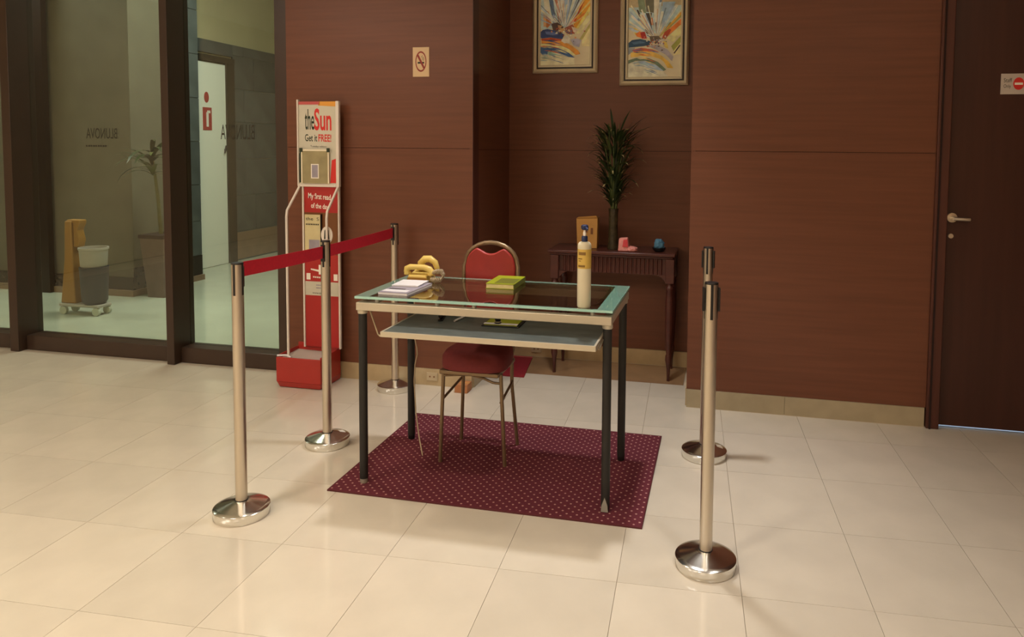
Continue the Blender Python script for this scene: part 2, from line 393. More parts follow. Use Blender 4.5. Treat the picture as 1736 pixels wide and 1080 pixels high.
wf = MB().box(1.10, 3.2, W + 0.02, W + 0.14, 2.5, CEIL).box(1.95, 3.2, W, W + 0.14, 0, 2.5).build('wall_door', M['wood'])
tag(wf, 'wood wall around the dark door', 'wall', kind='structure')
o = MB().box(3.1, 3.2, -3.6, W, 0, CEIL).build('wall_end_right', M['wood']); tag(o, 'wood panelled side wall out at the right', 'wall', kind='structure')
o = MB().box(-7.0, 3.2, -3.7, -3.6, 0, CEIL).build('wall_behind', M['cream_wall']); tag(o, 'cream wall behind the photographer', 'wall', kind='structure')
o = MB().box(-7.1, -7.0, -3.7, 4.0, 0, CEIL).build('wall_end_left', M['cream_wall']); tag(o, 'cream side wall at the far left', 'wall', kind='structure')
o = MB().box(-7.1, 3.2, -3.7, NB + 0.2, CEIL, CEIL + 0.1).build('ceiling', M['ceiling']); tag(o, 'plain white lobby ceiling with recessed lamps', 'ceiling', kind='structure')
# skirtings
def skirt(name, x0, x1, y, m, label, joints=()):
    xs = [x0] + list(joints) + [x1]; o = MB()
    o.box(x0, x1, y, y + 0.03, 0.0, 0.002)
    root = o.build(name, M['grout']); tag(root, label, 'baseboard', kind='structure')
    for i in range(len(xs) - 1): MB().box(xs[i] + 0.0008, xs[i + 1] - 0.0008, y, y + 0.024, 0.0022, 0.10).build('skirting_slab', m, root)
skirt('baseboard_left', -2.585, XC, W - 0.006, M['skirt'], 'beige marble skirting under the panelled wall behind the newspaper stand', (-1.9,))
skirt('baseboard_right', XR, 1.035, W - 0.006, M['skirt_grey'], 'olive marble skirting under the right panelled wall', (0.35,))
skirt('baseboard_niche', XC, XR, NB - 0.012, M['skirt'], 'beige marble skirting along the alcove back', (-0.75,))
for nm, xa, xb, lab in (('baseboard_niche_left', XC - 0.014, XC + 0.006, 'beige marble skirting on the left alcove side'), ('baseboard_niche_right', XR - 0.006, XR + 0.014, 'beige marble skirting on the right alcove side')):
    o = MB().box(xa, xb, W + 0.021, NB - 0.0125, 0.0, 0.10).build(nm, M['skirt'], bevel=0.001); tag(o, lab, 'baseboard', kind='structure')
# corner bead on the alcove edge
o = MB().box(XC, XC + 0.004, W, W + 0.10, 0.10, CEIL).build('trim_1', M['doorframe']); tag(o, 'thin wooden edge strip at the left alcove corner', 'trim', kind='structure')

# ------------------------------------------------------------------ door at right
dr = empty('door_1', (1.10, W, 0), 'dark brown wooden door with lever handle and light gap below', 'door', kind='structure')
MB().box(0.0, 0.85, 0.012, 0.055, 0.014, 2.40).build('door_leaf', M['doorwood'], dr, bevel=0.002)
hd = MB().tube([(0.026, 0.011, 1.078), (0.026, -0.004, 1.078)], 0.024, 18).build('handle', M['steel'], dr); hd['label'] = 'steel lever handle'
MB().tube([(0.026, -0.004, 1.074), (0.026, -0.035, 1.074)], 0.009, 10).tube([(0.024, -0.035, 1.075), (0.075, -0.038, 1.074), (0.098, -0.035, 1.073)], [0.009, 0.0095, 0.009], 10).build('lever', M['steel'], hd)
MB().tube([(0.026, 0.012, 0.985), (0.026, 0.004, 0.985)], 0.012, 14).build('lock_cylinder', M['steel'], dr)
fr = MB().box(1.04, 1.10, W - 0.022, W + 0.14, 0.0, 2.5).build('trim_2', M['doorframe'], bevel=0.004); tag(fr, 'brown wooden jamb left of the dark door', 'trim', kind='structure')
MB().box(1.052, 1.060, W - 0.028, W - 0.022, 0.0, 2.5).build('bead', M['wood_gap'], fr)
o = MB().box(1.10, 2.01, W - 0.022, W + 0.14, 2.44, 2.5).build('trim_3', M['doorframe']); tag(o, 'brown wooden head piece over the dark door', 'trim', kind='structure')
o = MB().box(1.95, 2.01, W - 0.022, W, 0.0, 2.44).build('trim_4', M['doorframe']); tag(o, 'brown wooden jamb right of the dark door', 'trim', kind='structure')
o = MB().box(1.04, 2.2, W + 0.02, 5.4, -0.05, -0.001).box(1.04, 2.2, 5.4, 5.5, 0, 1.5).build('floor_back_room', M['paper_w']); tag(o, 'pale floor glimpsed under the dark door', 'floor', kind='structure')
sg = empty('door_sign', (1.321, W + 0.009, 1.69), 'grey white staff sign with red stop mark on the dark door', 'sign')
MB().box(0.0, 0.125, -0.003, 0.003, 0.0, 0.10).build('plate', M['signgrey'], sg, bevel=0.001)
lettering('Staff', 0.012, 0.058, -0.0036, 0.036, 0.020, M['ink'], sg); lettering('Only', 0.012, 0.026, -0.0036, 0.032, 0.022, M['ink'], sg)
MB().prism_y([(0.078 + 0.024 * math.cos(a), 0.051 + 0.030 * math.sin(a)) for a in [2 * PI * i / 28 for i in range(28)]], -0.0042, -0.003).build('stop_disc', M['inkred'], sg)
MB().box(0.060, 0.096, -0.0050, -0.0042, 0.045, 0.056).build('stop_bar', M['white_ink'], sg)

# ------------------------------------------------------------------ glazed shopfront
GY = 4.08
def mull(name, x0, x1, label, y0=3.93, y1=4.10):
    o = MB().box(x0, x1, y0, y1, 0.0, CEIL).build(name, M['bronze'], bevel=0.003); tag(o, label, 'mullion', kind='structure'); return o
mull('trim_5', -4.69, -4.62, 'dark bronze mullion at the far left of the shopfront', 3.93, 4.12)
mull('trim_6', -3.45, -3.395, 'dark bronze mullion between the two large panes', 3.93, 4.12)
mull('trim_7', -2.672, -2.586, 'dark bronze jamb where the shopfront meets the wood wall', 3.972, 4.12)
def pane(name, x0, x1, label, text=None):
    root = empty(name, (0, 0, 0), label, 'window', kind='structure')
    MB().box(x0, x1, 3.99, 4.12, 0.0, 0.10).build('bottom_rail', M['bronze'], root, bevel=0.003)
    MB().box(x0, x1, 3.99, 4.12, CEIL - 0.1, CEIL).build('top_rail', M['bronze'], root)
    MB().box(x0, x1, GY - 0.004, GY + 0.004, 0.10, CEIL - 0.1).build('pane', M['glass'], root)
    return root
pane('window_1', -6.9, -4.69, 'tall clear pane left of the leftmost mullion')
w2 = pane('window_2', -4.62, -3.45, 'tall clear pane in front of the modelled mop bucket reflection')
w3 = pane('window_3', -3.395, -2.672, 'tall clear pane in front of the white service door')
lettering('BLUNOVA', -4.165, 1.445, GY - 0.006, 0.245, 0.070, M['letter'], w2, mirror=True)
b = MB()
for i in range(9): b.box(-4.17 + i * 0.019, -4.158 + i * 0.019 + 0.003 * (i % 2), GY - 0.0062, GY - 0.0056, 1.39, 1.402)
b.build('fine_print', M['letter'], w2)['kind'] = 'stuff'
lettering('BLUNOVA', -3.135, 1.445, GY - 0.006, 0.245, 0.095, M['letter'], w3, mirror=True)

# ------------------------------------------------------------------ space beyond the glass
o = MB().box(-10.5, 0.9, 4.121, 10.4, -0.1, 0.0)
o = MB().box(-10.5, -2.6, 4.121, 10.4, -0.1, 0.0).build('floor_outside', M['floor_out']); tag(o, 'pale greenish polished floor beyond the glass', 'floor', kind='structure')
o = MB().box(-10.5, -2.6, 4.121, 10.4, 3.9, 4.0).build('ceiling_outside', M['ceiling']); tag(o, 'pale ceiling of the corridor beyond the glass', 'ceiling', kind='structure')
o = MB().box(-10.5, -5.345, 5.70, 6.60, 0.0, 3.9).build('wall_pillar', M['concrete']); tag(o, 'olive rendered pillar block beyond the glass', 'wall', kind='structure')
MB().box(-5.345, -5.339, 5.702, 6.60, 0.0, 3.9).build('side_render', M['concrete_l'], o)
MB().box(-10.4, -5.327, 5.675, 5.70, 0.055, 0.17).box(-5.345, -5.327, 5.70, 6.60, 0.055, 0.26).build('plinth', M['granite'], o); zs_ = [0.26, 0.62, 1.0, 1.45, 1.9, 2.35, 2.8, 3.3, 3.9]
for i in range(8): MB().box(-0.004, 0.004, -0.2, 0.2, -(zs_[i + 1] - zs_[i]) / 2 + 0.003, (zs_[i + 1] - zs_[i]) / 2 - 0.003).build('stone_slab', M['stone'], o, loc=(-5.335, 6.40, (zs_[i] + zs_[i + 1]) / 2))
MB().box(-10.4, -5.30, 5.64, 6.60, 0.0, 0.055).build('plinth_foot', M['ledge'], o)
o = MB().box(-6.42, -6.19, 5.60, 5.654, 0.0, 3.9).build('trim_8', M['bronze']); tag(o, 'dark upright strip on the pillar beyond the glass', 'trim', kind='structure')
FX = -5.78
o = MB().box(FX - 0.2, FX - 0.02, 6.60, 10.4, 0.0, 3.9).build('wall_outside', M['plaster']); tag(o, 'stone clad corridor wall around the white service door', 'wall', kind='structure')
ys = [6.60, 7.12]; 
def stone_(y0, y1, z0, z1): MB().box(-0.0195, 0.0, -(y1 - y0) / 2 + 0.002, (y1 - y0) / 2 - 0.002, -(z1 - z0) / 2 + 0.002, (z1 - z0) / 2 - 0.002).build('stone_slab', M['stone'], o, loc=(FX, (y0 + y1) / 2, (z0 + z1) / 2))
zr = [0.0, 0.36, 0.80, 1.25, 1.70, 2.10, 2.50, 2.62]
for i in range(len(zr) - 1): stone_(6.60, 7.13, zr[i], zr[i + 1])
stone_(7.13, 7.75, 2.47, 2.62)
for i in range(len(zr) - 1):
    for y0, y1 in ((7.75, 8.15), (8.15, 8.62)) if i % 2 else ((7.75, 7.95), (7.95, 8.62)):
        stone_(y0, y1, zr[i], zr[i + 1])
MB().box(FX - 0.019, FX + 0.003, 8.62, 10.4, 0.0, 3.9).build('plaster_face', M['plaster'], o)
MB().box(FX - 0.019, FX + 0.004, 7.752, 10.4, 0.02, 0.35).build('brown_dado', M['ledge'], o)
o = MB().box(-10.5, -2.6, 10.4, 10.5, 0.0, 3.9).build('wall_outside_end', M['concrete']); tag(o, 'dim end wall of the corridor beyond the glass', 'wall', kind='structure')
o = MB().box(-2.7, -2.588, 4.121, 10.4, 0.0, 3.9).build('wall_outside_right', M['concrete_l']); tag(o, 'corridor wall behind the lobby panelling', 'wall', kind='structure')
o = MB().box(-10.6, -10.5, 4.1, 10.4, 0.0, 3.9).build('wall_outside_left', M['concrete_l']); tag(o, 'far left wall of the corridor beyond the glass', 'wall', kind='structure')
sd = empty('door_2', (FX, 7.14, 0), 'pale white service door beyond the right glass pane', 'door', kind='structure')
MB().box(-0.015, 0.012, 0.0, 0.455, 0.005, 2.36).build('door_leaf', M['whitedoor'], sd)
MB().box(-0.015, 0.03, 0.46, 0.60, 0.0, 2.44).build('jamb', M['darkjamb'], sd)
MB().box(-0.015, 0.035, -0.012, 0.60, 2.375, 2.445).build('door_head', M['darkjamb'], sd)
MB().tube([(0.012, 0.425, 1.36), (0.03, 0.425, 1.36)], 0.012, 10).tube([(0.03, 0.43, 1.41), (0.03, 0.40, 1.32)], 0.010, 8).build('handle', M['black'], sd)
MB().box(0.012, 0.016, 0.06, 0.205, 1.585, 1.845).build('sign_plate', M['ext_red'], sd)
MB().box(0.016, 0.018, 0.115, 0.150, 1.625, 1.79).box(0.016, 0.018, 0.13, 0.18, 1.78, 1.81).build('extinguisher_symbol', M['white_ink'], sd)
d = MB(); n = 20
d.add([(0.012, 0.125 + 0.038 * math.cos(2 * PI * i / n), 1.96 + 0.062 * math.sin(2 * PI * i / n)) for i in range(n)] + [(0.016, 0.125 + 0.038 * math.cos(2 * PI * i / n), 1.96 + 0.062 * math.sin(2 * PI * i / n)) for i in range(n)],
      [tuple(range(n))[::-1], tuple(range(n, 2 * n))] + [(i, (i + 1) % n, (i + 1) % n + n, i + n) for i in range(n)])
d.build('flame_disc', M['ext_red'], sd)
# mop bucket on castors: a reflection in the pane, modelled as a solid object
bk = empty('mop_bucket_reflection', (-5.13, 4.98, 0), 'glass reflection built solid as amber mop wringer and grey bucket on castors beyond the glass', 'mop bucket reflection')
MB().prism_y([(-0.215, 0.09), (-0.07, 0.09), (-0.085, 0.45), (-0.095, 0.775), (-0.155, 0.775), (-0.17, 0.45)], -0.05, 0.05).build('wringer_body', M['buck_y'], bk, bevel=0.008)
MB().prism_y([(-0.15, 0.785), (-0.02, 0.785), (-0.02, 0.755), (-0.05, 0.70), (-0.03, 0.62), (-0.045, 0.56), (-0.085, 0.56), (-0.085, 0.755), (-0.15, 0.755)], -0.035, 0.035).build('wringer_handle', M['buck_y'], bk, bevel=0.006)
MB().lathe([(0.09, 0.40), (0.098, 0.41), (0.105, 0.54), (0.112, 0.545), (0.112, 0.56), (0.10, 0.56), (0.095, 0.42)], 0.075, 0, 20).build('bucket_insert', M['buck_w'], bk)
MB().lathe([(0.075, 0.09), (0.095, 0.12), (0.108, 0.40), (0.10, 0.40)], 0.075, 0, 20).build('bucket_tub', M['buck_d'], bk)
MB().box(-0.215, 0.17, -0.07, 0.07, 0.066, 0.09).build('trolley_deck', M['buck_w'], bk, bevel=0.006)
for sx in (-0.18, 0.14):
    for sy in (-0.055, 0.055):
        cst = MB().tube([(sx, sy - 0.012, 0.034), (sx, sy + 0.012, 0.034)], 0.034, 16).build('castor', M['floor_out'], bk)
        MB().box(sx - 0.012, sx + 0.012, sy - 0.018, sy + 0.018, 0.066, 0.072).build('castor_fork', M['rubber'], cst)

def leaf_mesh(L, wd, bend, mats, n=5, tip=False):
    b = MB(); vs = []; 
    for k in range(n + 1):
        t = k / n; a = bend * t; r = L * t
        x = L * (math.sin(bend * t) / bend if abs(bend) > 1e-3 else t); z = -L * ((1 - math.cos(bend * t)) / bend if abs(bend) > 1e-3 else 0)
        wv = wd * (math.sin(PI * (0.12 + 0.88 * t)) ** 0.7) if k < n else 0.0006
        vs += [(x, -wv, z + 0.18 * wv), (x, 0, z - 0.05 * wv), (x, wv, z + 0.18 * wv)]
    for k in range(n):
        mi = 1 if (tip and k >= n - 1) else 0
        for j in range(2):
            q = k * 3 + j; b.add([], [], False)
            b.f.append([q, q + 3, q + 4, q + 1]); b.s.append(True); b.mi.append(mi)
    b.v = vs; return b.mesh('leaf', mats)
LEAVES = [leaf_mesh(0.22, 0.014, 1.1, [M['leaf'], M['leaf']]), leaf_mesh(0.26, 0.010, 0.5, [M['leaf'], M['leaf']]), leaf_mesh(0.22, 0.012, 1.7, [M['leaf'], M['leaftip']], tip=True), leaf_mesh(0.23, 0.010, 0.8, [M['leaf2'], M['leaftip']], tip=True)]
def place_leaf(me, p, az, el, parent, s=1.0):
    o = bpy.data.objects.new('leaf', me); COL.objects.link(o); o.parent = parent
    o.location = p; o.rotation_euler = (0, -el, az); o.scale = (s, s, s); return o
# palm in a planter beyond the glass
pl = empty('planter_palm', (-5.085, 5.76, 0), 'tall palm in a brown square planter beyond the glass', 'potted plant')
MB().hexa([(-0.085, -0.085, 0), (0.085, -0.085, 0), (0.085, 0.085, 0), (-0.085, 0.085, 0)], [(-0.125, -0.125, 0.55), (0.125, -0.125, 0.55), (0.125, 0.125, 0.55), (-0.125, 0.125, 0.55)]).build('planter_box', M['planter'], pl)
MB().box(-0.135, 0.135, -0.135, 0.135, 0.55, 0.585).build('planter_rim', M['wood_gap'], pl, bevel=0.004)
MB().tube([(0, 0, 0.55), (0.02, -0.05, 0.9), (0.03, -0.12, 1.34)], [0.02, 0.016, 0.01], 8).build('trunk', M['stalk'], pl)
big = [leaf_mesh(0.42, 0.026, 1.6, [M['leaf'], M['leaf']]), leaf_mesh(0.38, 0.022, 0.8, [M['leaf2'], M['leaf2']])]
for i in range(26):
    az = -PI * 0.84 + PI * 1.0 * ((i * 0.618) % 1.0)
    place_leaf(big[i % 2], (0.03, -0.12, 1.12 + 0.24 * random.random()), az, 0.2 + 1.05 * random.random(), pl, 0.70 + 0.25 * random.random())

# ================================================================== OBJECTS
# ---- floor mat
MX0, MX1, MY0, MY1 = -1.543, -0.263, 2.614, 3.50
mt = empty('carpet_mat', ((MX0 + MX1) / 2, (MY0 + MY1) / 2, 0), 'burgundy dotted carpet mat under the glass desk', 'mat')
hx, hy = (MX1 - MX0) / 2, (MY1 - MY0) / 2
MB().box(-hx, hx, -hy, hy, 0.0004, 0.007).build('pile', M['carpet'], mt, bevel=0.002)
b = MB()
for x0, x1, y0, y1 in ((-hx - 0.003, hx + 0.003, -hy - 0.003, -hy), (-hx - 0.003, hx + 0.003, hy, hy + 0.003), (-hx - 0.003, -hx, -hy, hy), (hx, hx + 0.003, -hy, hy)): b.box(x0, x1, y0, y1, 0.0004, 0.006)
b.build('bound_edge', M['carpet_edge'], mt)
ZM = 0.0072

# ---- desk
DX0, DX1, DY0, DY1, DZ = -1.455, -0.392, 2.685, 3.20, 0.795
dk = empty('glass_desk', ((DX0 + DX1) / 2, (DY0 + DY1) / 2, ZM), 'glass topped office desk with black legs and pull out shelf', 'desk')
ox, oy, oz = (DX0 + DX1) / 2, (DY0 + DY1) / 2, ZM
def D(b, name, m, parent=dk, bevel=0.0):
    b.v = [(x - ox, y - oy, z - oz) for x, y, z in b.v]; return b.build(name, m, parent, bevel=bevel)
gt = D(MB().box(DX0 + 0.060, DX1 - 0.060, DY0 + 0.012, DY1 - 0.030, DZ - 0.010, DZ), 'glass_top', M['smoke'])
gt['label'] = 'dark reflective centre of the glass top'
b = MB()
b.box(DX0, DX0 + 0.0595, DY0, DY1, DZ - 0.010, DZ).box(DX1 - 0.0595, DX1, DY0, DY1, DZ - 0.010, DZ).box(DX0 + 0.0595, DX1 - 0.0595, DY0, DY0 + 0.0115, DZ - 0.010, DZ).box(DX0 + 0.0595, DX1 - 0.0595, DY1 - 0.0295, DY1, DZ - 0.010, DZ)
bd = D(b, 'glass_border', M['desk_frost']); D(MB().box(DX0, DX1, DY0 - 0.0012, DY0 - 0.0002, DZ - 0.0098, DZ - 0.0006).box(DX1 + 0.0002, DX1 + 0.0012, DY0, DY1, DZ - 0.0098, DZ - 0.0006), 'polished_edge', M['desk_edge'], bd); bd['label'] = 'sea green frosted glass border'
FZ0, FZ1 = 0.738, 0.771
for nm, x0, x1, y0, y1 in (('front_rail', DX0 + 0.008, DX1 - 0.002, DY0 - 0.006, DY0 + 0.026), ('back_rail', DX0 + 0.008, DX1 - 0.002, DY1 - 0.034, DY1 - 0.004), ('side_rail', DX0 + 0.008, DX0 + 0.036, DY0 + 0.026, DY1 - 0.034), ('side_rail', DX1 - 0.032, DX1 - 0.002, DY0 + 0.026, DY1 - 0.034)):
    D(MB().box(x0, x1, y0, y1, FZ0, FZ1), nm, M['alu'], bevel=0.0025)
LEGS = [(-1.430, 2.705), (-0.413, 2.705), (-0.417, 3.178), (-1.430, 3.180)]
for x, y in LEGS:
    lg = D(MB().lathe([(0.0175, ZM + 0.02), (0.0175, 0.722)], x, y, 18), 'leg', M['legblack'])
    D(MB().lathe([(0.019, 0.722), (0.021, 0.726), (0.021, 0.738)], x, y, 18), 'collar', M['alu'], lg)
    D(MB().lathe([(0.014, ZM), (0.016, ZM + 0.004), (0.0165, ZM + 0.02)], x, y, 18), 'foot', M['black'] if (x, y) != LEGS[0] else M['rubber'], lg)
D(MB().prism_y([(-0.427, ZM + 0.004), (-0.399, ZM + 0.004), (-0.402, ZM + 0.03), (-0.413, ZM + 0.06), (-0.424, ZM + 0.03)], 2.684, 2.6875), 'foot_tape', M['rubber'])
for x in (-1.36, -1.10, -0.945, -0.47):
    D(MB().lathe([(0.008, FZ1), (0.0095, FZ1 + 0.003), (0.0095, DZ - 0.0105)], x, DY0 + 0.012, 14), 'spacer', M['rubber'])
for x in (-1.36, -0.90, -0.47):
    D(MB().lathe([(0.008, FZ1), (0.0095, FZ1 + 0.003), (0.0095, DZ - 0.0105)], x, DY1 - 0.02, 14), 'spacer', M['rubber'])
SX0, SX1, SY0, SY1, SZ = -1.278, -0.433, 2.556, 2.95, 0.690
sh = D(MB().box(SX0 + 0.008, SX1 - 0.008, SY0 + 0.008, SY1, SZ - 0.016, SZ - 0.001), 'pull_out_shelf', M['slate'])
for nm, x0, x1, y0, y1 in (('shelf_lip', SX0, SX1, SY0, SY0 + 0.008), ('shelf_side', SX0, SX0 + 0.008, SY0 + 0.008, SY1), ('shelf_side', SX1 - 0.008, SX1, SY0 + 0.008, SY1)):
    D(MB().box(x0, x1, y0, y1, SZ - 0.020, SZ), nm, M['alu'], sh)
D(MB().tube([(-1.408, 2.72, 0.738), (-1.370, 2.72, 0.634), (-1.362, 2.72, 0.627), (-1.345, 2.72, 0.626), (-1.30, 2.72, 0.66), (-1.285, 2.72, 0.672)], 0.0035, 8), 'wire_bracket', M['wire'])
D(MB().tube([(-0.425, 2.76, 0.738), (-0.428, 2.70, 0.68), (-0.430, 2.62, 0.662), (-0.437, 2.60, 0.672)], 0.0035, 8), 'wire_bracket', M['wire'])
cb = D(MB().tube([(-1.404, 3.158, 0.735), (-1.402, 3.155, 0.58), (-1.400, 3.155, 0.50), (-1.388, 3.15, 0.46), (-1.386, 3.15, 0.43), (-1.397, 3.15, 0.38), (-1.402, 3.15, 0.30), (-1.385, 3.13, 0.155), (-1.355, 3.10, 0.045), (-1.318, 3.04, 0.018), (-1.294, 2.995, ZM + 0.0065)], 0.0028, 6), 'hanging_cable', M['cordgrey'])

# ---- things on the desk
TZ = DZ + 0.0004
bt = empty('sanitizer_bottle', (-0.509, 2.722, TZ), 'tall milky pump bottle with gold label on the desk', 'bottle')
MB().lathe([(0.0235, 0.0), (0.0262, 0.004), (0.0265, 0.08), (0.0265, 0.236), (0.0250, 0.245), (0.0200, 0.2515), (0.0125, 0.254)], n=28).build('bottle_body', M['bottle'], bt)
MB().lathe([(0.0268, 0.152), (0.0268, 0.226)], n=28).build('label_band', M['label'], bt)
lb = MB()
for z0, z1, a0, a1 in ((0.204, 0.216, -2.3, -1.2), (0.188, 0.192, -2.4, -1.7), (0.180, 0.183, -2.3, -1.9), (0.158, 0.166, -2.4, -1.3)):
    k = 8; vs = []
    for i in range(k + 1):
        a = a0 + (a1 - a0) * i / k
        vs += [(0.0271 * math.cos(a), 0.0271 * math.sin(a), z0), (0.0271 * math.cos(a), 0.0271 * math.sin(a), z1)]
    lb.add(vs, [(2 * i, 2 * i + 2, 2 * i + 3, 2 * i + 1) for i in range(k)])
lb.build('label_print', M['labeldk'], bt)
MB().lathe([(0.0115, 0.254), (0.0120, 0.256), (0.0120, 0.272), (0.009, 0.276)], n=20).build('pump_collar', M['navy'], bt)
MB().lathe([(0.0055, 0.276), (0.0065, 0.286), (0.004, 0.294), (0.004, 0.298)], n=14).build('pump_stem', M['white_ink'], bt)
MB().lathe([(0.006, 0.298), (0.012, 0.301), (0.0150, 0.308), (0.0130, 0.316), (0.006, 0.319)], n=18).tube([(0, 0, 0.309), (0.012, -0.020, 0.308), (0.016, -0.030, 0.303)], [0.006, 0.005, 0.004], 8).build('pump_head', M['navy'], bt)

gb = empty('green_book', (-0.930, 3.085, TZ), 'thick lime green book lying on the desk', 'book', rz=0.02)
MB().box(-0.062, 0.060, -0.100, 0.098, 0.002, 0.020).build('page_block', M['pages'], gb)
MB().box(-0.064, 0.062, -0.103, 0.101, 0.0, 0.002).build('back_cover', M['green'], gb)
c = MB().box(-0.064, 0.062, -0.103, 0.101, 0.020, 0.0225).build('front_cover', M['green'], gb)
MB().box(-0.030, 0.058, -0.09, 0.03, 0.0225, 0.0230).build('cover_print', M['green_dk'], c)
MB().box(0.060, 0.0625, -0.103, 0.101, 0.002, 0.020).build('spine', M['green_dk'], gb)

def booklet(name, loc, rz, w, d, h, m, label, extras=()):
    r = empty(name, loc, label, 'magazine', rz=rz)
    MB().box(-w / 2, w / 2, -d / 2, d / 2, 0.0, h - 0.0012).build('page_block', M['paper_w'], r)
    c = MB().box(-w / 2 - 0.001, w / 2 + 0.001, -d / 2 - 0.001, d / 2 + 0.001, h - 0.0012, h).build('cover', m, r)
    for (x0, x1, y0, y1, mm) in extras: MB().box(x0, x1, y0, y1, h, h + 0.0004).build('cover_print', mm, c)
booklet('magazine', (-1.312, 2.865, TZ), -0.03, 0.130, 0.245, 0.010, M['paper_l'], 'lavender grey magazine at the bottom of the pile on the desk', ((-0.06, 0.05, -0.10, -0.06, M['paper_w']), (-0.055, 0.02, -0.05, -0.035, M['ink'])))
booklet('leaflet', (-1.322, 2.935, TZ + 0.0110), 0.05, 0.118, 0.13, 0.006, M['paper_w'], 'white leaflet on top of the magazine pile')

ph = empty('telephone', (-1.335, 3.085, TZ), 'mustard yellow corded telephone on the desk corner', 'telephone')
MB().hexa([(-0.052, -0.045, 0), (0.045, -0.045, 0), (0.045, 0.06, 0), (-0.052, 0.06, 0)], [(-0.048, -0.040, 0.030), (0.040, -0.040, 0.030), (0.040, 0.055, 0.046), (-0.048, 0.055, 0.046)]).build('base', M['yellow'], ph, bevel=0.005)
MB().box(-0.05, 0.043, -0.0462, -0.044, 0.008, 0.020).build('base_groove', M['buck_y'], ph)
hs = MB().tube([(-0.062, -0.022, 0.040), (-0.060, -0.022, 0.056), (-0.045, -0.022, 0.064), (-0.01, -0.022, 0.0645), (0.025, -0.022, 0.064), (0.048, -0.022, 0.056), (0.060, -0.022, 0.038)], [0.0145, 0.0155, 0.0135, 0.0125, 0.0135, 0.0155, 0.0145], 12).build('handset', M['yellow'], ph)
for hx_ in (-0.058, 0.056): MB().lathe([(0.016, 0.030), (0.0165, 0.036), (0.014, 0.045)], hx_, -0.022, 16).build('handset_cup', M['yellow'], hs)
MB().tube([(-0.012, 0.02, 0.046), (-0.010, 0.02, 0.078), (0.008, 0.02, 0.096), (0.034, 0.02, 0.098), (0.058, 0.02, 0.082), (0.068, 0.02, 0.055), (0.066, 0.02, 0.03)], [0.014, 0.017, 0.017, 0.016, 0.014, 0.012, 0.009], 12).build('cradle_arch', M['yellow'], ph)
pts = []; path = [(0.060, -0.022, 0.040), (0.085, -0.03, 0.050), (0.112, -0.035, 0.052), (0.120, -0.03, 0.032), (0.110, -0.04, 0.0135), (0.085, -0.05, 0.0135), (0.060, -0.03, 0.0135), (0.056, 0.0, 0.0135)]
for i in range(170):
    t = i / 169 * (len(path) - 1); k = min(int(t), len(path) - 2); u = t - k
    p = Vector(path[k]).lerp(Vector(path[k + 1]), u); a = i * 0.95
    pts.append((p.x + 0.006 * math.cos(a) * 0.6, p.y + 0.010 * math.sin(a), p.z + 0.0095 * math.cos(a)))
MB().tube(pts, 0.0024, 6).build('coil_cord', M['cordgrey'], ph)

# things on the pull-out shelf
SZt = SZ - 0.0008
gn = empty('green_leaflet', (-0.855, 2.815, SZt), 'green leaflet in a black tray on the pull out shelf', 'leaflet', rz=0.03)
MB().box(-0.078, 0.078, -0.072, 0.085, 0.0, 0.005).build('tray', M['black'], gn, bevel=0.002)
MB().box(-0.068, 0.068, -0.064, 0.078, 0.005, 0.010).build('sheet', M['green'], gn)
MB().box(-0.07, 0.07, -0.068, -0.045, 0.010, 0.011).build('white_strip', M['paper_w'], gn)
pm = empty('round_stamp', (-0.868, 2.765, SZt + 0.0115), 'small round black stamp on the green leaflet', 'stamp')
MB().lathe([(0.013, 0.0), (0.014, 0.004), (0.010, 0.010), (0.0145, 0.020), (0.012, 0.028), (0.004, 0.031)], n=18).build('grip', M['black'], pm)
MB().lathe([(0.0145, 0.0055), (0.0150, 0.0065), (0.0145, 0.0075)], n=18).build('ring', M['gold'], pm)
st_ = empty('stapler', (-1.130, 2.82, SZt), 'small black stapler on the pull out shelf', 'stapler', rz=-1.35)
MB().box(-0.060, 0.04, -0.010, 0.010, 0.0, 0.006).build('base', M['black'], st_, bevel=0.002)
MB().prism_y([(-0.055, 0.008), (0.042, 0.014), (0.042, 0.028), (-0.02, 0.026), (-0.055, 0.016)], -0.008, 0.008).build('arm', M['black'], st_, bevel=0.002)
pn = empty('white_pen', (-1.050, 2.842, SZt + 0.0045), 'white ballpoint pen on the pull out shelf', 'pen', rz=1.42)
MB().tube([(-0.062, 0, 0), (0.05, 0, 0)], 0.0044, 10).build('barrel', M['paper_w'], pn); MB().tube([(0.05, 0, 0), (0.064, 0, 0)], [0.0042, 0.0012], 10).build('tip', M['steel'], pn)
bx = empty('black_case', (-1.075, 2.905, SZt), 'flat black case at the back of the pull out shelf', 'case')
MB().box(-0.07, 0.055, -0.03, 0.03, 0.0, 0.020).build('body', M['black'], bx, bevel=0.003); MB().box(-0.068, 0.053, -0.031, 0.031, 0.010, 0.0115).build('seam', M['rubber'], bx)

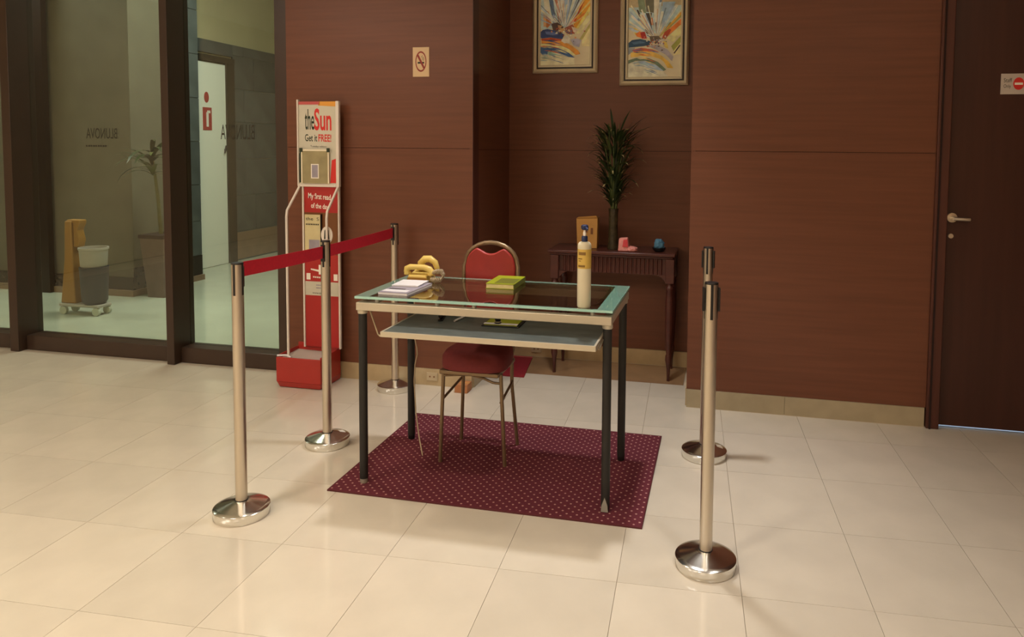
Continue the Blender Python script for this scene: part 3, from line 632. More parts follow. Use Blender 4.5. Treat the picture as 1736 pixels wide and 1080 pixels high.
# ---- banquet chair
ch = empty('banquet_chair', (-1.055, 3.10, ZM), 'red upholstered banquet chair with bronze tube frame behind the desk', 'chair')
sm = MB(); n = 36
def sq(a, rx, ry, e=0.5): c, s = math.cos(a), math.sin(a); return (math.copysign(abs(c) ** e, c) * rx, math.copysign(abs(s) ** e, s) * ry)
prof = [(0.90, 0.425), (0.98, 0.432), (1.0, 0.455), (0.985, 0.485), (0.90, 0.505), (0.70, 0.516), (0.35, 0.522), (0.02, 0.524)]
vs = []
for s, z in prof:
    for i in range(n):
        x, y = sq(2 * PI * i / n, 0.144 * s, 0.148 * s, 0.55); vs.append((x * (1 - 0.10 * (y / 0.15)) + 0.010, y - 0.035, z))
fs = [(k * n + i, k * n + (i + 1) % n, (k + 1) * n + (i + 1) % n, (k + 1) * n + i) for k in range(len(prof) - 1) for i in range(n)]
fs += [tuple(range(n))[::-1], tuple((len(prof) - 1) * n + i for i in range(n))]
sm.add(vs, fs, True); sm.build('seat', M['seat_red'], ch)
MB().box(-0.135, 0.135, -0.165, 0.10, 0.408, 0.426).build('seat_pan', M['chair_frame'], ch, bevel=0.004)
FL = [(-0.142, -0.130, 0.0), (0.150, -0.108, 0.0)]
legz = 0.415
for (bx_, by_), (tx, ty) in (((-0.143, -0.132), (-0.128, -0.128)), ((0.150, -0.110), (0.133, -0.120))):
    MB().tube([(bx_, by_, 0.0), ((bx_ * 2 + tx) / 3, (by_ * 2 + ty) / 3, 0.14), (tx, ty, legz)], 0.0085, 10).build('leg', M['chair_frame'], ch)
BL = [((-0.150, 0.128), (-0.118, 0.095)), ((0.150, 0.130), (0.120, 0.098))]
arch = [(-0.120, 0.100, 0.45), (-0.128, 0.125, 0.60), (-0.134, 0.140, 0.74), (-0.131, 0.148, 0.84)]
for i in range(0, 13):
    a = PI - PI * i / 12; arch.append((0.126 * math.cos(a), 0.152, 0.855 + 0.098 * math.sin(a)))
arch += [(0.131, 0.148, 0.84), (0.134, 0.140, 0.74), (0.128, 0.125, 0.60), (0.120, 0.100, 0.45)]
MB().tube(arch, 0.0105, 10).build('back_frame', M['chair_frame'], ch)
for (bx_, by_), (tx, ty) in BL:
    MB().tube([(bx_ * 0.93, by_, 0.0), (tx, ty, 0.30), (tx, ty, 0.46)], 0.0085, 10).build('leg', M['chair_frame'], ch)
# backrest pad with a scooped top
outl = [(-0.112, 0.60), (-0.122, 0.74), (-0.1215, 0.84)]
tt = [0.12, 0.30, 0.48, 0.66, 0.84, 0.98]
outl += [(-0.1175 * math.cos(t), 0.853 + 0.090 * math.sin(t)) for t in tt]
outl += [(-0.046, 0.918), (-0.022, 0.905), (0.0, 0.901), (0.022, 0.905), (0.046, 0.918)]
outl += [(0.1175 * math.cos(t), 0.853 + 0.090 * math.sin(t)) for t in tt[::-1]]
outl += [(0.1215, 0.84), (0.122, 0.74), (0.112, 0.60)]
MB().prism_y(outl, 0.130, 0.158).build('backrest', M['chair_red'], ch, bevel=0.006)
MB().tube([(-0.128, -0.128, 0.392), (-0.06, -0.13, 0.400), (0.0, -0.13, 0.404), (0.06, -0.13, 0.392), (0.10, -0.128, 0.376), (0.135, -0.12, 0.372)], 0.006, 8).build('front_stretcher', M['chair_frame'], ch)
for s in (-1, 1):
    MB().tube([(0.133 * s, -0.118, 0.285), (0.124 * s, 0.097, 0.315)], 0.006, 8).build('side_stretcher', M['chair_frame'], ch)

# ---- stanchions
HT = 0.968
def stanchion(x, y, rot, label, ht=HT, clips=(1, 1, 1, 1)):
    r = empty('stanchion', (x, y, 0), label, 'stanchion', 'queue stanchions')
    b = MB().lathe([(0.0995, 0.0), (0.102, 0.003), (0.102, 0.0335), (0.0995, 0.0355), (0.085, 0.0395), (0.060, 0.0470), (0.036, 0.0545), (0.026, 0.0575)], n=48)
    b.build('base', M['steel_pol'], r)
    MB().lathe([(0.0235, 0.0575), (0.0235, 0.0595), (0.0215, 0.060)], n=28).build('base_collar', M['black'], r)
    MB().lathe([(0.0215, 0.060), (0.0215, ht - 0.006)], n=28).build('pole', M['steel'], r)
    cp = MB().lathe([(0.0222, ht - 0.006), (0.0228, ht - 0.003), (0.0210, ht)], n=28).build('cap', M['black'], r)
    for k in range(4):
        a = rot + k * PI / 2; dx, dy = math.cos(a), math.sin(a); px, py = -dy, dx
        def blk(rad0, rad1, wd, z0, z1):
            P = [(dx * q + px * w_, dy * q + py * w_) for q, w_ in ((rad0, -wd), (rad1, -wd), (rad1, wd), (rad0, wd))]
            return MB().prism_z(P, z0, z1)
        sl = blk(0.0195, 0.0222, 0.0045, ht - 0.122, ht - 0.006).build('belt_slot', M['black'], r)
        if clips[k]: blk(0.0222, 0.0285, 0.010, ht - 0.095, ht - 0.018).build('belt_clip', M['black'], sl)
    return r
PA, PB_, PC, PD, PE = (-1.761, 2.366), (-1.795, 3.042), (-1.831, 3.848), (-0.026, 2.427), (-0.053, 3.329)
angAB = math.atan2(PB_[1] - PA[1], PB_[0] - PA[0]); angBC = math.atan2(PC[1] - PB_[1], PC[0] - PB_[0])
sA = stanchion(*PA, angAB, 'steel stanchion at the near left holding the free end of the red belt', clips=(1, 0, 0, 0))
sB = stanchion(*PB_, angBC, 'steel stanchion in the middle of the red belt by the newspaper stand', clips=(1, 0, 1, 0))
sC = stanchion(*PC, angBC, 'steel stanchion by the left wall holding the far end of the red belt', clips=(0, 0, 1, 0))
sD = stanchion(*PD, -1.45, 'nearest steel stanchion at the front right without a belt', clips=(0, 1, 0, 1))
sE = stanchion(*PE, -1.75, 'farther steel stanchion at the right in front of the wood wall', clips=(0, 1, 0, 1))
def belt(root, p0, p1, z0, z1, h=0.050, sag=0.012):
    dx, dy = p1[0] - p0[0], p1[1] - p0[1]; L = math.hypot(dx, dy); ux, uy = dx / L, dy / L; nx, ny = -uy * 0.0012, ux * 0.0012
    b = MB(); vs = []; n = 14; s0, s1 = 0.0287, L - 0.0287
    for i in range(n + 1):
        t = i / n; s = s0 + (s1 - s0) * t; z = z0 + (z1 - z0) * t - sag * 4 * t * (1 - t)
        x, y = ux * s, uy * s
        vs += [(x - nx, y - ny, z - h / 2), (x + nx, y + ny, z - h / 2), (x + nx, y + ny, z + h / 2), (x - nx, y - ny, z + h / 2)]
    fs = [(4 * i + j, 4 * i + (j + 1) % 4, 4 * i + 4 + (j + 1) % 4, 4 * i + 4 + j) for i in range(n) for j in range(4)] + [(0, 1, 2, 3), (4 * n + 3, 4 * n + 2, 4 * n + 1, 4 * n)]
    o = b.add(vs, fs).build('belt', M['belt'], root); o['label'] = 'crimson retractable belt'; return o
belt(sA, PA, PB_, 0.938, 0.916, 0.056, 0.002); belt(sB, PB_, PC, 0.916, 0.916, 0.056, 0.002)
# pale scuffed stickers on two bases
for root, a in ((sB, 0.75), (sE, 0.1)):
    b = MB()
    for k in range(3):
        t0 = a + k * 0.16; P = []
        for (q, aa) in ((0.058, t0), (0.085, t0), (0.085, t0 + 0.09), (0.058, t0 + 0.09)):
            zz = 0.0395 + (0.085 - q) / 0.025 * 0.0075 + 0.0008; P.append((q * math.cos(aa), q * math.sin(aa), zz))
        b.hexa([(p[0], p[1], p[2] - 0.0006) for p in P], P)
    b.build('worn_sticker', M['white_ink'], root)

# ---- newspaper stand
NX0, NX1, NF, NBk = -2.512, -2.226, 3.705, 3.93
ns = empty('newspaper_stand', ((NX0 + NX1) / 2, (NF + NBk) / 2, 0), 'white framed newspaper stand with red bin base by the wall', 'display stand')
def N(b, name, m, parent=ns, bevel=0.0):
    cx_, cy_ = (NX0 + NX1) / 2, (NF + NBk) / 2
    b.v = [(x - cx_, y - cy_, z) for x, y, z in b.v]; return b.build(name, m, parent, bevel=bevel)
cx_, cy_ = (NX0 + NX1) / 2, (NF + NBk) / 2
t = 0.010
bn = N(MB().hexa([(NX0 + 0.014, NF + 0.012, 0.004), (NX1 - 0.012, NF + 0.012, 0.004), (NX1 - 0.006, NBk, 0.004), (NX0 + 0.006, NBk, 0.004)], [(NX0 + 0.004, NF, 0.035), (NX1 - 0.002, NF, 0.035), (NX1, NBk, 0.035), (NX0, NBk, 0.035)]), 'bin_bottom', M['red_plastic'])
N(MB().box(NX0, NX1, NF, NF + t, 0.035, 0.180), 'bin_front', M['red_plastic'], bevel=0.003)
N(MB().box(NX0, NX0 + t, NF + t, NBk, 0.035, 0.190), 'bin_side', M['red_plastic'], bevel=0.003)
N(MB().box(NX1 - t, NX1, NF + t, NBk, 0.035, 0.190), 'bin_side', M['red_plastic'], bevel=0.003)
N(MB().box(NX0 + t, NX1 - t, NBk - t, NBk, 0.035, 0.215), 'bin_back', M['red_plastic'])
N(MB().hexa([(NX0 + t, NF + t, 0.150), (NX1 - t, NF + t, 0.145), (NX1 - t, NBk - t, 0.150), (NX0 + t, NBk - t, 0.160)], [(NX0 + t, NF + t, 0.166), (NX1 - t, NF + t, 0.160), (NX1 - t, NBk - t, 0.165), (NX0 + t, NBk - t, 0.172)]), 'bin_liner', M['signgrey'])
N(MB().tube([(NX0 + 0.004, NF + 0.004, 0.188), (NX0 + 0.05, NF + 0.03, 0.185), (NX0 + 0.09, NF + 0.012, 0.180)], 0.006, 8), 'paper_roll', M['paper_w'])
PX0, PX1, PY = -2.474, -2.200, 3.895
# upper header panel
hp = N(MB().box(PX0 + 0.006, PX1 - 0.012, PY, PY + 0.012, 1.178, 1.670), 'header_panel', M['poster'])
for x0, x1, z0, z1 in ((PX0, PX0 + 0.009, 1.168, 1.682), (PX1 - 0.020, PX1, 1.168, 1.672)): N(MB().box(x0, x1, PY - 0.008, PY + 0.014, z0, z1), 'header_frame', M['white_metal'], bevel=0.002)
N(MB().box(PX0 + 0.009, PX1 - 0.020, PY - 0.009, PY + 0.014, 1.166, 1.184), 'header_frame', M['white_metal'], bevel=0.002)
fz = PY - 0.0006
N(MB().box(PX0 + 0.010, PX0 + 0.148, PY - 0.0012, PY, 1.652, 1.670), 'print_band', M['pinkband'], hp)
N(MB().prism_y([(PX0 + 0.138, 1.646), (PX1 - 0.021, 1.640), (PX1 - 0.021, 1.670), (PX0 + 0.148, 1.670)], PY - 0.0012, PY), 'print_band', M['orange'], hp)
def NT(body, x, z, w, h, m, parent, bold=0.0, slant=-0.02, dy=0.0009, y=PY): return lettering(body, x - cx_, z, y - dy - cy_, w, h, m, parent, bold=bold, slant=slant)
NT('the', PX0 + 0.050, 1.504, 0.062, 0.122, M['inkgreen'], hp, 0.008); NT('Sun', PX0 + 0.112, 1.500, 0.112, 0.130, M['inkred'], hp, 0.022)
NT('Get it', PX0 + 0.050, 1.436, 0.080, 0.042, M['inkgreen'], hp, 0.012); NT('FREE!', PX0 + 0.138, 1.434, 0.084, 0.044, M['inkred'], hp, 0.02)
NT('Tuesday edition', PX0 + 0.085, 1.398, 0.105, 0.014, M['ink'], hp)
N(MB().prism_y([(PX1 - 0.062, 1.19), (PX1 - 0.021, 1.19), (PX1 - 0.021, 1.335), (PX1 - 0.050, 1.325)], PY - 0.001, PY), 'print_shape', M['inkred'], hp)
N(MB().prism_y([(PX0 + 0.010, 1.19), (PX0 + 0.028, 1.19), (PX0 + 0.03, 1.36), (PX0 + 0.018, 1.385), (PX0 + 0.010, 1.36)], PY - 0.001, PY), 'print_shape', M['inkgreen'], hp)
# framed notice clipped on the header
nf = N(MB().box(PX0 + 0.030, PX0 + 0.212, PY - 0.014, PY - 0.009, 1.186, 1.388), 'notice_frame', M['goldlight'])
N(MB().box(PX0 + 0.038, PX0 + 0.204, PY - 0.0152, PY - 0.014, 1.188, 1.378), 'notice_print', M['notice'], nf)
N(MB().box(PX0 + 0.096, PX0 + 0.147, PY - 0.0160, PY - 0.0152, 1.216, 1.302), 'notice_white_square', M['white_ink'], nf)
N(MB().box(PX0 + 0.102, PX0 + 0.141, PY - 0.0164, PY - 0.0160, 1.222, 1.296), 'notice_grey_square', M['paper_l'], nf)
for x in (PX0 + 0.022, PX0 + 0.200): N(MB().box(x, x + 0.02, PY - 0.018, PY - 0.0165, 1.372, 1.396), 'corner_clip', M['inkgreen'], nf)
# lower panel
lp = N(MB().box(PX0 + 0.036, PX1 - 0.018, PY + 0.004, PY + 0.012, 0.200, 1.166), 'lower_panel', M['red_dark'])
for x in (PX0 + 0.026, PX1 - 0.014): N(MB().box(x, x + 0.011, PY - 0.004, PY + 0.013, 0.195, 1.166), 'side_rail', M['white_metal'], bevel=0.002)
LY = PY + 0.004
NT('My first read', PX0 + 0.064, 1.086, 0.148, 0.044, M['white_ink'], lp, 0.015, -0.06, y=LY); NT('of the day.', PX0 + 0.082, 1.030, 0.120, 0.040, M['white_ink'], lp, 0.015, -0.06, y=LY)
N(MB().box(PX0 + 0.037, PX1 - 0.018, LY - 0.0012, LY, 0.760, 1.012), 'wood_tone_card', M['card_dk'], lp)
N(MB().box(PX0 + 0.037, PX1 - 0.018, LY - 0.0014, LY, 0.512, 0.596), 'white_card', M['poster'], lp)
NT('www.thesun.my', PX0 + 0.085, 0.520, 0.12, 0.013, M['ink'], lp, 0.01, -0.03, 0.0022, y=LY)
for z, w_ in ((0.572, 0.05), (0.555, 0.07)): N(MB().box(PX0 + 0.11, PX0 + 0.11 + w_, LY - 0.0020, LY - 0.0014, z, z + 0.006), 'fine_print', M['paper_l'], lp)
N(MB().prism_y([(PX0 + 0.075, 0.666), (PX0 + 0.16, 0.650), (PX0 + 0.16, 0.664), (PX0 + 0.075, 0.674)], LY - 0.0012, LY), 'print_arrow', M['white_ink'], lp)
N(MB().box(PX0 + 0.128, PX0 + 0.162, LY - 0.0014, LY - 0.0002, 0.640, 0.698), 'print_tag', M['white_ink'], lp)
for x in (PX0 + 0.046, PX0 + 0.226): N(MB().box(x, x + 0.026, LY - 0.0012, LY, 0.606, 0.645), 'white_square', M['white_ink'], lp)
b = MB()
for i in range(7): b.box(PX0 + 0.09 + i * 0.013, PX0 + 0.099 + i * 0.013, LY - 0.0012, LY, 0.619 - 0.0006 * i, 0.628 - 0.0006 * i)
N(b, 'fine_print', M['white_ink'], lp)['kind'] = 'stuff'
# pocket with a newspaper
pk = N(MB().box(PX0 + 0.048, PX0 + 0.150, PY - 0.012, PY - 0.004, 0.770, 1.000), 'newspaper', M['news'])
N(MB().box(PX0 + 0.155, PX0 + 0.1515, PY - 0.012, PY + 0.002, 0.770, 1.004), 'pocket_edge', M['black'], pk)
NT('the  S', PX0 + 0.056, 0.966, 0.086, 0.020, M['ink'], pk, 0.0, -0.02, 0.0126); b = MB()
for i in range(8): b.box(PX0 + 0.056 + i * 0.011, PX0 + 0.064 + i * 0.011, PY - 0.0126, PY - 0.012, 0.938, 0.946)
N(b, 'fine_print', M['ink'], pk)['kind'] = 'stuff'
N(MB().box(PX0 + 0.075, PX0 + 0.146, PY - 0.0126, PY - 0.012, 0.79, 0.85), 'news_photo', M['paper_l'], pk)
# front rods
for s, xt, xb in ((0, PX0 + 0.012, -2.452), (1, PX1 - 0.010, -2.196)):
    N(MB().tube([(xt, PY - 0.006, 1.166), (xt - 0.002 * 0, PY - 0.02, 1.150), (xb, 3.745, 1.035), (xb, 3.738, 0.995), (xb, 3.738, 0.17)], 0.0075, 10), 'front_rod', M['white_metal'])
em = N(MB().add([(-2.205 + 0.036 * math.cos(2 * PI * i / 28), 3.752, 0.898 + 0.050 * math.sin(2 * PI * i / 28)) for i in range(28)] + [(-2.205 + 0.036 * math.cos(2 * PI * i / 28), 3.757, 0.898 + 0.050 * math.sin(2 * PI * i / 28)) for i in range(28)],
     [tuple(range(28)), tuple(range(55, 27, -1))] + [(i, i + 28, (i + 1) % 28 + 28, (i + 1) % 28) for i in range(28)]), 'oval_badge', M['white_metal'])
N(MB().prism_y([(-2.222, 0.875), (-2.218, 0.925), (-2.205, 0.938), (-2.192, 0.925), (-2.188, 0.875), (-2.198, 0.875), (-2.205, 0.915), (-2.212, 0.875)], 3.7505, 3.752), 'badge_print', M['ink'], em)

# ---- wall sign
sn = empty('no_smoking_sign', (-1.7125, W - 0.0005, 1.898), 'beige no smoking sign on the left wood wall', 'sign')
MB().box(-0.0505, 0.0505, -0.003, 0.0, -0.085, 0.084).build('plate', M['signbeige'], sn, bevel=0.001)
r = MB(); k = 36
vs = []
for i in range(k):
    a = 2 * PI * i / k
    for q in (1.0, 0.84): vs += [(0.034 * q * math.cos(a), -0.0036, 0.059 * q * math.sin(a) + 0.002)]
r.add(vs, [(2 * i, 2 * ((i + 1) % k), 2 * ((i + 1) % k) + 1, 2 * i + 1) for i in range(k)])
r.add([(-0.0245, -0.00365, 0.036), (-0.0165, -0.00365, 0.046), (0.0250, -0.00365, -0.034), (0.0165, -0.00365, -0.043)], [(0, 1, 2, 3)])
r.build('prohibition_ring', M['signred'], sn)
MB().box(-0.020, 0.020, -0.0034, -0.003, -0.010, 0.000).build('cigarette_symbol', M['ink'], sn)
MB().tube([(0.008, -0.0034, 0.008), (0.010, -0.0034, 0.020), (0.004, -0.0034, 0.030), (0.010, -0.0034, 0.036)], 0.0012, 6).tube([(0.016, -0.0034, 0.006), (0.019, -0.0034, 0.018), (0.014, -0.0034, 0.028)], 0.0012, 6).build('smoke_symbol', M['ink'], sn)

# ---- sockets in the skirting
def socket(x, y, label):
    s = empty('wall_socket', (x, y, 0.055), label, 'socket')
    MB().box(-0.034, 0.034, -0.005, 0.0, -0.024, 0.024).build('plate', M['socket'], s, bevel=0.001)
    for dx in (-0.013, 0.013): MB().lathe([(0.0045, 0.0), (0.005, 0.0006)], n=12).build('outlet', M['card_dk'], s, loc=(dx, -0.0051, 0.0)).rotation_euler = (PI / 2, 0, 0)
socket(-1.645, W - 0.0062, 'small socket plate in the skirting behind the desk'); socket(-1.20, NB - 0.0122, 'small socket plate in the alcove skirting')

# ---- paintings
def painting(x0, x1, z0, z1, label, strokes, kx, kz, ox_, oz_, focal):
    cxp = (x0 + x1) / 2; y0 = NB - 0.0005
    p = empty('framed_painting', (cxp, y0, (z0 + z1) / 2), label, 'painting', 'abstract paintings in the alcove')
    czp = (z0 + z1) / 2
    def ring(ins0, ins1, ya, yb, yc, name, m):
        a = [(x0 + ins0, z0 + ins0), (x1 - ins0, z0 + ins0), (x1 - ins0, z1 - ins0), (x0 + ins0, z1 - ins0)]
        b_ = [(x0 + ins1, z0 + ins1), (x1 - ins1, z0 + ins1), (x1 - ins1, z1 - ins1), (x0 + ins1, z1 - ins1)]
        mid = [((q[0] + r_[0]) / 2, (q[1] + r_[1]) / 2) for q, r_ in zip(a, b_)]
        for i in range(4):
            j = (i + 1) % 4; b = MB()
            V_ = [(a[i], 0), (a[j], 0), (a[j], ya), (a[i], ya), (mid[i], yb), (mid[j], yb), (b_[i], yc), (b_[j], yc), (b_[i], 0), (b_[j], 0)]
            b.add([(q[0] - cxp, -d_, q[1] - czp) for q, d_ in V_], [(0, 1, 2, 3), (3, 2, 5, 4), (4, 5, 7, 6), (6, 7, 9, 8), (8, 9, 1, 0)], False)
            b.build(name, m, p)
    ring(0.0, 0.027, 0.020, 0.032, 0.022, 'outer_moulding', M['gold'])
    ring(0.027, 0.039, 0.014, 0.014, 0.014, 'dark_channel', M['channel'])
    ring(0.039, 0.052, 0.022, 0.026, 0.018, 'inner_moulding', M['goldlight'])
    cv = MB().box(x0 + 0.050 - cxp, x1 - 0.050 - cxp, -0.010, -0.002, z0 + 0.050 - czp, z1 - 0.050 - czp).build('canvas', M['canvas'], p)
    rp = random.Random(int(x0 * -1000)); fxs, fys = focal; extra = []
    for i in range(70):
        t0 = rp.uniform(-2.75, -0.55); L0 = rp.uniform(20, 60); L1 = L0 + rp.uniform(60, 320); w_ = rp.uniform(0.012, 0.05)
        c_ = rp.choice([(196, 206, 204), (150, 174, 196), (222, 216, 194), (110, 132, 150), (214, 206, 180), (176, 190, 196), (190, 160, 130), (90, 96, 104)]) if t0 < -1.0 else rp.choice([(226, 160, 60), (214, 190, 120), (196, 100, 50), (224, 208, 160), (150, 148, 84)])
        extra.append((c_, [(fxs + L0 * math.cos(t0 - w_ * 0.3), fys + L0 * math.sin(t0 - w_ * 0.3)), (fxs + L1 * math.cos(t0 - w_), fys + L1 * math.sin(t0 - w_)), (fxs + L1 * 1.02 * math.cos(t0 + w_ * 0.4), fys + L1 * 1.02 * math.sin(t0 + w_ * 0.4)), (fxs + L0 * math.cos(t0 + w_ * 0.3), fys + L0 * math.sin(t0 + w_ * 0.3))]))
    for i in range(46):
        px_, py_ = fxs + rp.gauss(0, 55), fys + 20 + rp.gauss(0, 26); sz = rp.uniform(5, 16); a_ = rp.uniform(0, 3)
        c_ = rp.choice([(70, 54, 48), (206, 190, 168), (190, 130, 80), (110, 110, 130), (226, 214, 190), (150, 70, 50)])
        extra.append((c_, [(px_ + sz * math.cos(a_), py_ + sz * 0.7 * math.sin(a_)), (px_ + sz * 0.6 * math.cos(a_ + 1.8), py_ + sz * 0.6 * math.sin(a_ + 1.8)), (px_ + sz * math.cos(a_ + 3.3), py_ + sz * 0.8 * math.sin(a_ + 3.3)), (px_ + sz * 0.5 * math.cos(a_ + 4.6), py_ + sz * 0.5 * math.sin(a_ + 4.6))]))
    for i in range(34):
        k_ = rp.uniform(0, 1); sx_ = fxs - rp.uniform(60, 230); ln = rp.uniform(50, 130); yy0 = fys + 70 + 190 * k_; th_ = rp.uniform(3, 7)
        cv_ = lambda x_: yy0 + 0.0011 * (x_ - (fxs - 190)) ** 2 * (0.7 + 0.5 * k_)
        c_ = rp.choice([(70, 90, 140), (100, 120, 160), (60, 70, 110)]) if k_ < 0.2 else rp.choice([(222, 160, 80), (230, 190, 120), (190, 100, 60), (226, 208, 160)]) if k_ < 0.55 else rp.choice([(90, 120, 150), (150, 176, 180), (206, 204, 184), (120, 150, 140)])
        extra.append((c_, [(sx_, cv_(sx_)), (sx_ + ln / 2, cv_(sx_ + ln / 2) - th_ * 0.5), (sx_ + ln, cv_(sx_ + ln)), (sx_ + ln / 2, cv_(sx_ + ln / 2) + th_)]))
    base_n = 12 if len(strokes) > 12 else 0
    strokes = strokes[:base_n] + extra[:70] + strokes[base_n:] + extra[70:]
    mats = []; b = MB(); lx0, lx1, lz0, lz1 = x0 + 0.053 - cxp, x1 - 0.053 - cxp, z0 + 0.053 - czp, z1 - 0.053 - czp
    for i, (col, poly) in enumerate(strokes):
        Q = [(ox_ + q[0] * kx - cxp, oz_ - q[1] * kz - czp) for q in poly]
        Q = clip(Q, lambda q: q[0] - lx0); Q = clip(Q, lambda q: lx1 - q[0]) if Q else Q; Q = clip(Q, lambda q: q[1] - lz0) if Q else Q; Q = clip(Q, lambda q: lz1 - q[1]) if Q else Q
        if len(Q) < 3: continue
        col = tuple(min(250, int(v * 1.17 + 6)) for v in col); key = 'paint_%d_%d_%d' % col
        mm = bpy.data.materials.get(key) or mat(key, col, 0.5, noise=0.22, nscale=26, stretch=(1, 1, 1))
        if mm not in mats: mats.append(mm)
        yy = -0.0102 - 0.00003 * i
        b.add([(q[0], yy, q[1]) for q in Q], [tuple(range(len(Q)))], mi=mats.index(mm))
    b.build('brush_strokes', mats, cv)
    return p
# stroke outlines in a 0..1736 sketch grid of each canvas
S1 = [((176, 196, 196), [(283, -400), (720, -400), (720, 60), (590, 230), (430, 240), (300, 250), (283, 200)]),
      ((206, 214, 206), [(440, -300), (600, -300), (560, 120), (520, 235), (480, 200)]), ((150, 176, 196), [(470, -200), (530, -200), (520, 230)]), ((186, 206, 216), [(540, -200), (660, -200), (600, 120), (535, 230)]),
      ((92, 118, 150), [(345, -100), (385, -100), (425, 190), (400, 205)]), ((168, 120, 96), [(395, -60), (430, -60), (480, 190), (450, 195)]), ((206, 176, 156), [(430, 30), (440, 20), (470, 190), (455, 190)]), ((224, 214, 190), [(300, -100), (340, -100), (395, 190), (340, 190)]),
      ((176, 108, 60), [(330, 90), (360, 90), (385, 200), (350, 235), (320, 215)]), ((196, 156, 110), [(312, 120), (335, 100), (340, 220), (315, 225)]),
      ((226, 150, 44), [(690, -60), (730, -60), (730, 40), (600, 245), (575, 225)]), ((170, 70, 36), [(670, -20), (695, -40), (610, 150), (585, 215), (572, 205)]), ((226, 196, 110), [(730, 40), (730, 90), (620, 250), (600, 245)]),
      ((222, 206, 160), [(730, 100), (730, 160), (640, 290), (600, 290)]), ((168, 162, 96), [(730, 190), (730, 225), (655, 345), (630, 340)]), ((206, 198, 150), [(730, 225), (730, 400), (650, 400), (655, 345)]),
      ((74, 56, 50), [(385, 200), (440, 190), (490, 230), (470, 265), (400, 262)]), ((184, 150, 100), [(440, 215), (480, 220), (500, 262), (470, 280)]), ((150, 84, 62), [(500, 240), (570, 210), (605, 270), (560, 300), (515, 285)]), ((214, 196, 176), [(560, 230), (590, 240), (605, 275), (580, 280)]),
      ((48, 66, 116), [(284, 275), (310, 252), (350, 245), (410, 258), (460, 272), (500, 298), (480, 335), (440, 330), (380, 318), (300, 325), (284, 310)]), ((96, 116, 168), [(330, 265), (400, 272), (450, 295), (400, 300), (340, 290)]),
      ((176, 76, 40), [(295, 328), (380, 320), (470, 335), (490, 352), (400, 345), (300, 345)]), ((222, 146, 60), [(298, 346), (400, 345), (490, 356), (560, 390), (620, 435), (640, 465), (600, 475), (540, 420), (450, 378), (300, 368)]), ((226, 206, 150), [(284, 372), (440, 378), (540, 422), (600, 478), (560, 470), (440, 410), (284, 395)]),
      ((216, 206, 190), [(470, 350), (520, 300), (550, 330), (545, 370), (500, 372)]), ((156, 156, 172), [(550, 340), (600, 330), (645, 345), (630, 410), (580, 392)]),
      ((56, 92, 140), [(284, 402), (380, 396), (460, 418), (540, 455), (592, 496), (540, 490), (450, 452), (400, 432), (360, 440), (350, 470), (310, 470), (284, 440)]), ((136, 176, 160), [(350, 445), (400, 434), (450, 456), (500, 480), (420, 470), (370, 480)]), ((214, 206, 176), [(284, 470), (350, 478), (420, 472), (520, 490), (590, 500), (590, 620), (284, 620)])]
